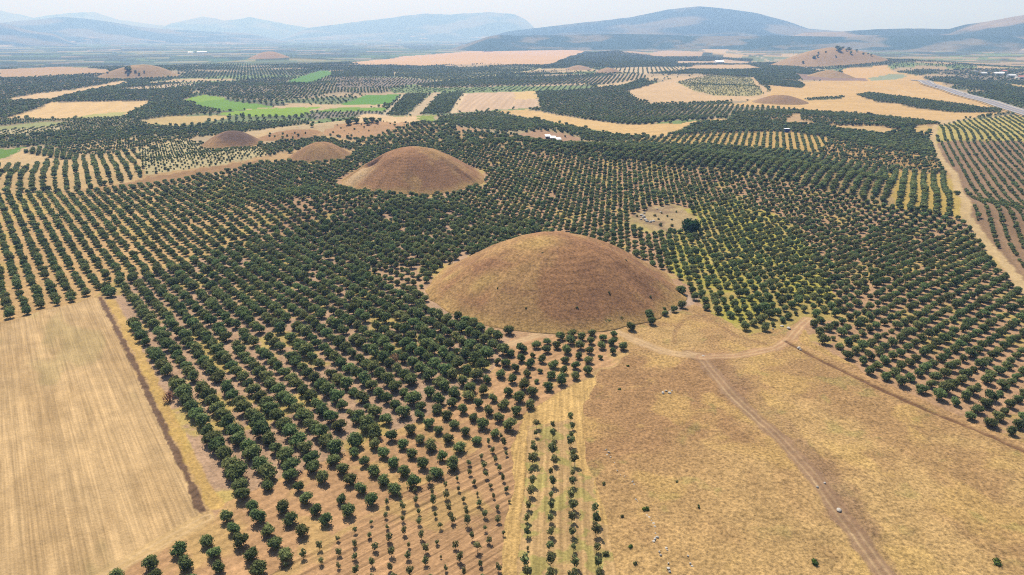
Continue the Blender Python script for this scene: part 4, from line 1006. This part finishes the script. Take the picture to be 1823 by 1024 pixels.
# the rest of the trees: one mass, points carrying copies of the same crowns and trunks
def scatter(name, label, idx, protos_of, protos):
    me = bpy.data.meshes.new(name)
    me.vertices.add(len(idx))
    me.vertices.foreach_set('co', np.stack([TX[idx], TY[idx], TZ[idx]], 1).astype(np.float32).ravel())
    g = np.random.default_rng(9)
    a = me.attributes.new('size', 'FLOAT_VECTOR', 'POINT')
    a.data.foreach_set('vector', (TS[idx][:, None] * np.stack([g.uniform(.9, 1.1, len(idx)), g.uniform(.9, 1.1, len(idx)), g.uniform(.84, 1.16, len(idx))], 1)).astype(np.float32).ravel())
    float_attr(me, 'turn', g.uniform(0, 6.283, len(idx)))
    a = me.attributes.new('sort', 'INT', 'POINT'); a.data.foreach_set('value', protos_of.astype(np.int32))
    o = tag(link(name, me), label, 'trees', kind='stuff')
    ng = bpy.data.node_groups.new(name, 'GeometryNodeTree')
    ng.interface.new_socket('Geometry', in_out='INPUT', socket_type='NodeSocketGeometry')
    ng.interface.new_socket('Geometry', in_out='OUTPUT', socket_type='NodeSocketGeometry')
    gi = ng.nodes.new('NodeGroupInput'); go = ng.nodes.new('NodeGroupOutput'); jn = ng.nodes.new('GeometryNodeJoinGeometry')
    def attr(nm, ty):
        n = ng.nodes.new('GeometryNodeInputNamedAttribute'); n.data_type = ty; n.inputs['Name'].default_value = nm
        return [q for q in n.outputs if q.enabled and q.name == 'Attribute'][0]
    sz = attr('size', 'FLOAT_VECTOR'); tn = attr('turn', 'FLOAT'); so = attr('sort', 'INT')
    cx = ng.nodes.new('ShaderNodeCombineXYZ'); ng.links.new(tn, cx.inputs['Z'])
    for i, objs in enumerate(protos):
        cp = ng.nodes.new('FunctionNodeCompare'); cp.data_type = 'INT'; cp.operation = 'EQUAL'
        ins = [q for q in cp.inputs if q.enabled]
        ng.links.new(so, ins[0]); ins[1].default_value = i
        jo = ng.nodes.new('GeometryNodeJoinGeometry')
        for ob in objs:
            oi = ng.nodes.new('GeometryNodeObjectInfo'); oi.inputs['Object'].default_value = ob; oi.transform_space = 'ORIGINAL'
            ng.links.new(oi.outputs['Geometry'], jo.inputs[0])
        ip = ng.nodes.new('GeometryNodeInstanceOnPoints')
        ng.links.new(gi.outputs[0], ip.inputs['Points']); ng.links.new(cp.outputs[0], ip.inputs['Selection'])
        ng.links.new(jo.outputs[0], ip.inputs['Instance']); ng.links.new(cx.outputs[0], ip.inputs['Rotation']); ng.links.new(sz, ip.inputs['Scale'])
        ng.links.new(ip.outputs[0], jn.inputs[0])
    ng.links.new(jn.outputs[0], go.inputs[0])
    md = o.modifiers.new('copies', 'NODES'); md.node_group = ng
    return o
def find(me):
    for o in col.objects:
        if o.data == me: return o
rest = ~single
rr_ = np.hypot(TX, TY)
protos = [[find(CROWN[i]), find(TRUNK[i])] for i in range(NV)] + [[find(CROWN_MID[i])] for i in range(3)] + [[find(CROWN_FAR[i])] for i in range(2)]
g = np.random.default_rng(31)
lod = np.where(rr_ < 420, g.integers(0, NV, len(TX)), np.where(rr_ < 900, NV + g.integers(0, 3, len(TX)), NV + 3 + g.integers(0, 2, len(TX))))
near = np.nonzero(rest & (TK == 0) & ((TR >= 0) & (rr_ < 1000)))[0]
far = np.nonzero(rest & (TK == 0) & ~((TR >= 0) & (rr_ < 1000)))[0]
scatter('olive_grove', 'dense grid of dark green olive trees covering the slopes round the mounds', near, lod[near], protos)
scatter('distant_orchard', 'far bluish green orchards striping the land behind the mounds', far, lod[far], protos)
sap = np.nonzero(rest & (TK == 1))[0]
if len(sap): scatter('sapling_rows', 'remaining saplings at the edge of the tilled plot', sap, g.integers(0, 5, len(sap)), [[find(SAPC[i]), find(SAPT[i])] for i in range(5)])

# ------------------------------------------------------------------ stones
def stone_mesh(seed):
    r = np.random.default_rng(seed)
    import bmesh
    bm = bmesh.new(); bmesh.ops.create_icosphere(bm, subdivisions=2, radius=.5)
    ax = r.uniform(.7, 1.25, 3)
    for v in bm.verts:
        f = 1 + .35 * (float(vnoise(v.co.x * 2.4 + seed, v.co.y * 2.4 + v.co.z * 3.1, seed)) - .5)
        v.co = (v.co.x * ax[0] * f, v.co.y * ax[1] * f, v.co.z * .62 * ax[2] * f)
    me = bpy.data.meshes.new('stone'); bm.to_mesh(me); bm.free(); me.materials.append(MAT_STONE); return me
STONES = [stone_mesh(900 + i) for i in range(5)]
def stone(u, v, s, label, group):
    x, y, z = at3(u, v)
    o = link('stone', STONES[random.randrange(5)], loc=(x, y, z + .12 * s)); o.scale = (s, s, s * random.uniform(.8, 1.2)); o.rotation_euler = (random.uniform(-.2, .2), random.uniform(-.2, .2), random.uniform(0, 6))
    tag(o, label, 'stone', group)
line_px = [(1079, 801, .9), (1084, 806, 1.1), (1081, 810, .7), (1087, 814, .6), (1094, 824, .6), (1099, 838, .7), (1105, 846, .5), (1112, 848, .6), (1126, 858, .8), (1129, 863, .7), (1132, 890, .9), (1135, 893, .6), (1152, 918, .9), (1156, 922, 1.1), (1160, 928, .9), (1164, 933, 1.1), (1166, 938, .8), (1167, 950, .7), (1166, 960, 1.3), (1170, 957, 1.0), (1164, 964, .9), (1174, 983, 1.0), (1176, 989, 1.1), (1186, 976, .8), (1188, 980, .7), (1190, 1012, 1.0), (1192, 1018, .9), (1225, 990, .8), (1229, 1004, 1.0), (1232, 1008, .7), (1190, 1003, .6)]
for i, (u, v, s) in enumerate(line_px):
    stone(u, v, s * .62, f'pale stone, {ordinal(i + 1)} from the top of the line of stones on the meadow', 'stones in a line on the meadow')
for i, (u, v, s) in enumerate([(1180, 700, 1.0), (1186, 696, .8), (1192, 700, .9), (1196, 696, .6)]):
    stone(u, v, s, f'whitish stone, {ordinal(i + 1)} of the small heap below the track bend', 'stones in the upper meadow heap')
for i, (u, v, s) in enumerate([(1404, 585, 1.6), (1392, 581, 1.2), (1376, 586, 1.0), (1422, 620, 1.3), (1425, 623, 1.0), (1494, 909, 1.0), (1455, 868, .9), (1468, 861, .8), (1252, 634, .9)]):
    stone(u, v, s, ['large white stone beside the branching track', 'second white stone by the branching track', 'flat pale stone at the grove corner', 'white stone at the start of the ditch', 'smaller white stone at the start of the ditch', 'lone white stone on the lower dirt track', 'pale stone at the track edge halfway down', 'pale stone across the track halfway down', 'pale stone in the fork of the tracks'][i], 'stones by the tracks')
cl = [(1146, 388, 3.2), (1143, 384, 2.4), (1149, 392, 2.6), (1152, 395, 2.2), (1158, 396, 2.4), (1147, 380, 2.0), (1163, 394, 1.8), (1141, 391, 1.8), (1170, 373, 1.6), (1176, 378, 1.4)]
for i, (u, v, s) in enumerate(cl):
    stone(u, v, s, f'grey boulder, {ordinal(i + 1)} of the heap in the clearing', 'boulders heaped in the clearing')

# ------------------------------------------------------------------ road
def ribbon(name, pts, off0, off1, lift, mat, parent=None, crown=0.0):
    P = np.array(pts); seg = np.hypot(*(P[1:] - P[:-1]).T); L = np.concatenate([[0], np.cumsum(seg)])
    s = np.linspace(0, L[-1], 160); x = np.interp(s, L, P[:, 0]); y = np.interp(s, L, P[:, 1])
    for _ in range(6):
        x[1:-1] = (x[:-2] + 2 * x[1:-1] + x[2:]) / 4; y[1:-1] = (y[:-2] + 2 * y[1:-1] + y[2:]) / 4
    tx = np.gradient(x); ty = np.gradient(y); n = np.hypot(tx, ty); nx, ny = -ty / n, tx / n
    zc = H(x, y)
    for _ in range(10): zc[1:-1] = (zc[:-2] + 2 * zc[1:-1] + zc[2:]) / 4
    V = []
    for o_ in (off0, off1): V.append(np.stack([x + nx * o_, y + ny * o_, zc + lift], 1))
    V = np.concatenate(V); k = len(s); i = np.arange(k - 1); F = np.stack([i, i + 1, k + i + 1, k + i], 1)
    me = mesh_np(name, V, F, mat, smooth=True); me.flip_normals() if me.polygons[0].normal.z < 0 else None
    return link(name, me, parent)
MAT_ASPH = simple('asphalt', (.135, .13, .145), .85, .1, .4)
MAT_SHOULD = simple('road_gravel', (.26, .225, .18), .95, .12, .5)
MAT_VERGE = simple('dry_verge', tuple(C(200, 164, 112)), .95, .12, .5)
MAT_PAINT = simple('road_paint', (.7, .7, .68), .7, .05, .5)
MAT_STEEL = simple('guard_rail_steel', (.42, .43, .45), .45, .05, 2, .4)
rd = tag(ribbon('road', ROAD, -9.5, 9.5, 1.2, MAT_ASPH), 'grey asphalt highway descending past the golden field', 'road', kind='structure')
ribbon('verge', ROAD, -12, -9.4, 1.15, MAT_SHOULD, rd); ribbon('verge', ROAD, 9.4, 12.5, 1.15, MAT_SHOULD, rd)
ribbon('embankment', ROAD, -16, 16, .55, MAT_VERGE, rd)
for o_ in (-8.8, 8.6): ribbon('edge_line', ROAD, o_, o_ + .3, 1.21, MAT_PAINT, rd)
ribbon('median', ROAD, -.9, .9, 1.24, MAT_SHOULD, rd)
P0 = np.array(ROAD)
def rail(off, nm, label):
    P = np.array(ROAD); seg = np.hypot(*(P[1:] - P[:-1]).T); L = np.concatenate([[0], np.cumsum(seg)])
    s = np.arange(0, L[-1], 6.0); x = np.interp(s, L, P[:, 0]); y = np.interp(s, L, P[:, 1]); z = H(x, y) + 1.2
    tx = np.gradient(x); ty = np.gradient(y); n = np.hypot(tx, ty); nx, ny = -ty / n, tx / n
    X = x + nx * off; Y = y + ny * off
    V = []; F = []
    for i in range(len(s)):
        for dn, dz in ((-.08, .45), (.08, .45), (.08, .95), (-.08, .95)): V.append((X[i] + nx[i] * dn, Y[i] + ny[i] * dn, z[i] + dz))
    for i in range(len(s) - 1):
        for q in range(4): F.append((4 * i + q, 4 * i + (q + 1) % 4, 4 * i + 4 + (q + 1) % 4, 4 * i + 4 + q))
    root = empty(nm, (0, 0, 0)); tag(root, label, 'guard rail')
    link('rail', mesh_np('rail', V, F, MAT_STEEL), root)
    for i in range(0, len(s)):
        mb = MB().box(-.08, .08, -.08, .08, -.3, .75); me = bpy.data.meshes.get('rail_post')
        if me is None:
            me = bpy.data.meshes.new('rail_post'); me.from_pydata(mb.v, [], mb.f); me.materials.append(MAT_STEEL)
        link('post', me, root, (X[i], Y[i], z[i]))
rail(11.5, 'guard_rail', 'pale steel guard rail along the far side of the highway')
rail(-11.5, 'guard_rail', 'pale steel guard rail along the near side of the highway')

# cars on the road
MAT_GLASS = simple('dark_glass', (.03, .035, .04), .2, .02, 1)
MAT_TYRE = simple('tyre_rubber', (.03, .03, .03), .9, .05, 3)
def car(label, t, off, paint):
    P = np.array(ROAD); seg = np.hypot(*(P[1:] - P[:-1]).T); L = np.concatenate([[0], np.cumsum(seg)]); s = t * L[-1]
    x = np.interp(s, L, P[:, 0]); y = np.interp(s, L, P[:, 1]); x2 = np.interp(s + 4, L, P[:, 0]); y2 = np.interp(s + 4, L, P[:, 1])
    a = math.atan2(y2 - y, x2 - x); e = empty('car', (x - math.sin(a) * off, y + math.cos(a) * off, float(H(x, y)) + 1.21), a); tag(e, label, 'car', 'cars on the highway')
    m = simple('car_paint', paint, .35, .02, 1)
    pr = [(-2.2, .35), (2.2, .35), (2.25, .75), (1.2, .95), (-2.1, .98), (-2.25, .7)]
    v = [(px, -.88, pz) for px, pz in pr] + [(px, .88, pz) for px, pz in pr]; n = len(pr)
    MB().raw(v, [tuple(range(n))[::-1], tuple(range(n, 2 * n))] + [(i, (i + 1) % n, n + (i + 1) % n, n + i) for i in range(n)]).build('body', m, e)
    pr = [(-1.9, .95), (1.1, .93), (.45, 1.42), (-1.3, 1.46)]
    v = [(px, -.74, pz) for px, pz in pr] + [(px, .74, pz) for px, pz in pr]; n = 4
    MB().raw(v, [tuple(range(n))[::-1], tuple(range(n, 2 * n))] + [(i, (i + 1) % n, n + (i + 1) % n, n + i) for i in range(n)]).build('cabin', MAT_GLASS, e)
    MB().box(-1.25, .42, -.72, .72, 1.44, 1.5).build('car_roof', m, e)
    for wx in (-1.4, 1.4):
        for wy in (-.85, .85):
            v = [(wx + .33 * math.cos(k * math.pi / 5), wy + d_, .33 + .33 * math.sin(k * math.pi / 5)) for d_ in (-.1, .1) for k in range(10)]
            MB().raw(v, [tuple(range(10)), tuple(range(10, 20))] + [(i, (i + 1) % 10, 10 + (i + 1) % 10, 10 + i) for i in range(10)]).build('wheel', MAT_TYRE, e)
car('dark car on the highway nearest the bend', .34, -5, (.05, .05, .06))
car('white car lower down on the highway', .62, -5, (.7, .7, .7))
car('grey car on the far lane of the highway', .5, 5, (.25, .26, .28))

# ------------------------------------------------------------------ sheds, cabin, houses
MAT_WHITE = simple('white_sheet_metal', (.82, .82, .82), .6, .04, 1)
MAT_WALLW = simple('whitewash', (.72, .70, .66), .85, .06, .6)
MAT_ROOFR = simple('red_tiles', (.42, .17, .11), .85, .12, 2)
MAT_GREYR = simple('grey_sheet', (.55, .56, .57), .6, .06, 1)
MAT_WOOD = simple('dark_wood', (.08, .06, .05), .85, .15, 4)
MAT_BLUE = simple('blue_tarpaulin', (.02, .045, .19), .6, .1, 1)
MAT_CONC = simple('concrete', (.45, .43, .40), .9, .08, 1)
def shed(u, v, wd, label, rz):
    x, y, z = at3(u, v); e = empty('shed', (x, y, z - .15), rz); tag(e, label, 'shed', 'white sheds on the knoll')
    d = wd * .8
    MB().box(-wd / 2, wd / 2, d / 2 - .12, d / 2, 0, 2.9).build('back_wall', MAT_CONC, e)
    for s in (-1, 1): MB().box(s * wd / 2 - .12, s * wd / 2 + .0, -d / 2, d / 2 - .13, 0, 2.2).build('side_wall', MAT_CONC, e)
    MB().box(-wd / 2 + .2, wd / 2 - .2, -d / 2 + .25, -d / 2 + .33, 0, 1.9).build('door', MAT_WOOD, e)
    a = .42
    v_ = [(-wd / 2 - .4, -d / 2 - .5, 2.1), (wd / 2 + .4, -d / 2 - .5, 2.1), (wd / 2 + .4, d / 2 + .4, 3.6), (-wd / 2 - .4, d / 2 + .4, 3.6)]
    v_ += [(p[0], p[1], p[2] + .1) for p in v_]
    MB().raw(v_, [(0, 3, 2, 1), (4, 5, 6, 7), (0, 1, 5, 4), (1, 2, 6, 5), (2, 3, 7, 6), (3, 0, 4, 7)]).build('roof', MAT_WHITE, e)
shed(975, 246, 4.6, 'white roofed shed standing highest on the pinkish knoll', .15)
shed(984, 249, 4.6, 'white roofed shed in the middle of the three on the knoll', -.1)
shed(994, 251.5, 4.2, 'white roofed shed standing lowest beside the orchard', .3)
x, y, z = at3(1400, 235.5)
e = empty('cabin', (x, y, z - .1), .1); tag(e, 'dark blue cabin with a white roof edge among the olive trees', 'cabin')
MB().box(-2.6, 2.6, -1.6, 1.6, .5, 3.9).build('wall', MAT_BLUE, e)
MB().box(-2.9, 2.9, -1.9, 1.9, 3.9, 4.15).build('roof', MAT_WHITE, e)
MB().box(.4, 1.4, -1.66, -1.605, .6, 2.6).build('door', MAT_WOOD, e)
MB().box(-1.8, -.6, -1.66, -1.605, 1.6, 2.7).build('window', MAT_GLASS, e)
for sx in (-2.3, 2.3):
    for sy in (-1.3, 1.3): MB().box(sx - .15, sx + .15, sy - .15, sy + .15, -.5, .5).build('leg', MAT_CONC, e)
def house(u, v, wd, dp, ht, label, roofm, rz, flatroof=False):
    x, y, z = at3(u, v); e = empty('house', (x, y, z - .2), rz); tag(e, label, 'house', 'village houses')
    MB().box(-wd / 2, wd / 2, -dp / 2, dp / 2, -1.0, ht).build('wall', MAT_WALLW, e)
    if flatroof: MB().box(-wd / 2 - .3, wd / 2 + .3, -dp / 2 - .3, dp / 2 + .3, ht, ht + .4).build('roof', roofm, e)
    else:
        o = .7; rh = dp * .26
        v_ = [(-wd / 2 - o, -dp / 2 - o, ht), (wd / 2 + o, -dp / 2 - o, ht), (wd / 2 + o, dp / 2 + o, ht), (-wd / 2 - o, dp / 2 + o, ht), (-wd / 2 - o, 0, ht + rh), (wd / 2 + o, 0, ht + rh)]
        r = MB().raw(v_, [(0, 1, 5, 4), (2, 3, 4, 5), (0, 4, 3), (1, 2, 5), (0, 3, 2, 1)]).build('roof', roofm, e)
        MB().box(wd * .2, wd * .2 + .8, -.4 + dp * .12, .4 + dp * .12, ht + .1, ht + rh + .9).build('chimney', MAT_CONC, r)
    MB().box(-.6, .6, -dp / 2 - .06, -dp / 2 - .005, -.9, 1.3).build('door', MAT_WOOD, e)
    k = max(2, int(wd // 5))
    for i in range(k):
        cx_ = -wd / 2 + (i + .5) * wd / k
        if abs(cx_) < 1.4: cx_ += 1.9
        f = MB().box(cx_ - .65, cx_ + .65, -dp / 2 - .06, -dp / 2 - .005, .9, 2.3).build('window', MAT_GLASS, e)
        MB().box(cx_ - .8, cx_ + .8, -dp / 2 - .16, -dp / 2 - .062, .78, .9).build('sill', MAT_CONC, f)
house(1750, 133.5, 16, 10, 5, 'long white village house left of the others by the orchard', MAT_GREYR, .2)
house(1778, 134, 22, 12, 5.5, 'large white village house with a broad pale roof', MAT_WHITE, -.2)
house(1786, 131, 14, 11, 7, 'red roofed village house behind the broad pale roof', MAT_ROOFR, .3)
house(1800, 138, 18, 12, 5.5, 'grey roofed village house between the red roofs', MAT_GREYR, .1)
house(1819, 141, 16, 11, 6, 'red roofed village house at the picture edge', MAT_ROOFR, -.1)
house(1735, 129, 14, 10, 4.5, 'small flat roofed village house farthest uphill', MAT_CONC, .4, True)
house(1812, 139.5, 11, 9, 5, 'little white flat roofed house beside the edge house', MAT_WHITE, 0, True)
def barn(u, v, wd, label):
    x, y, z = at3(u, v); e = empty('barn', (x, y, z - .3), .05); tag(e, label, 'barn', 'white barns in the plain')
    MB().box(-wd / 2, wd / 2, -12, 12, -1, 7).build('wall', MAT_WHITE, e)
    v_ = [(-wd / 2 - 1, -13, 7), (wd / 2 + 1, -13, 7), (wd / 2 + 1, 13, 7), (-wd / 2 - 1, 13, 7), (-wd / 2 - 1, 0, 11), (wd / 2 + 1, 0, 11)]
    MB().raw(v_, [(0, 1, 5, 4), (2, 3, 4, 5), (0, 4, 3), (1, 2, 5), (0, 3, 2, 1)]).build('roof', MAT_WHITE, e)
    MB().box(-5, 5, -12.2, -12.05, -.9, 5).build('door', MAT_GREYR, e)
barn(340, 95, 34, 'short white barn in the blue plain')
barn(360, 94.5, 66, 'long white barn in the blue plain')
barn(1280, 113, 30, 'small pale barn beside the far forked track')

# ------------------------------------------------------------------ air: even haze
bx = MB().box(-32000, 32000, -2500, 29500, -80, 1150)
HZ = bx.build('haze', bpy.data.materials.new('haze_air'))
hm = HZ.data.materials[0]; hm.use_nodes = True; hn = hm.node_tree; hn.nodes.clear()
ho = hn.nodes.new('ShaderNodeOutputMaterial'); pv = hn.nodes.new('ShaderNodeVolumePrincipled')
pv.inputs['Color'].default_value = (.29, .51, 1.0, 1); pv.inputs['Absorption Color'].default_value = (.76, .70, .8, 1); pv.inputs['Density'].default_value = 1.4e-4
pv.inputs['Anisotropy'].default_value = .15
hn.links.new(pv.outputs[0], ho.inputs['Volume'])
tag(HZ, 'pale blue haze filling the air over the plain', 'haze', kind='stuff')
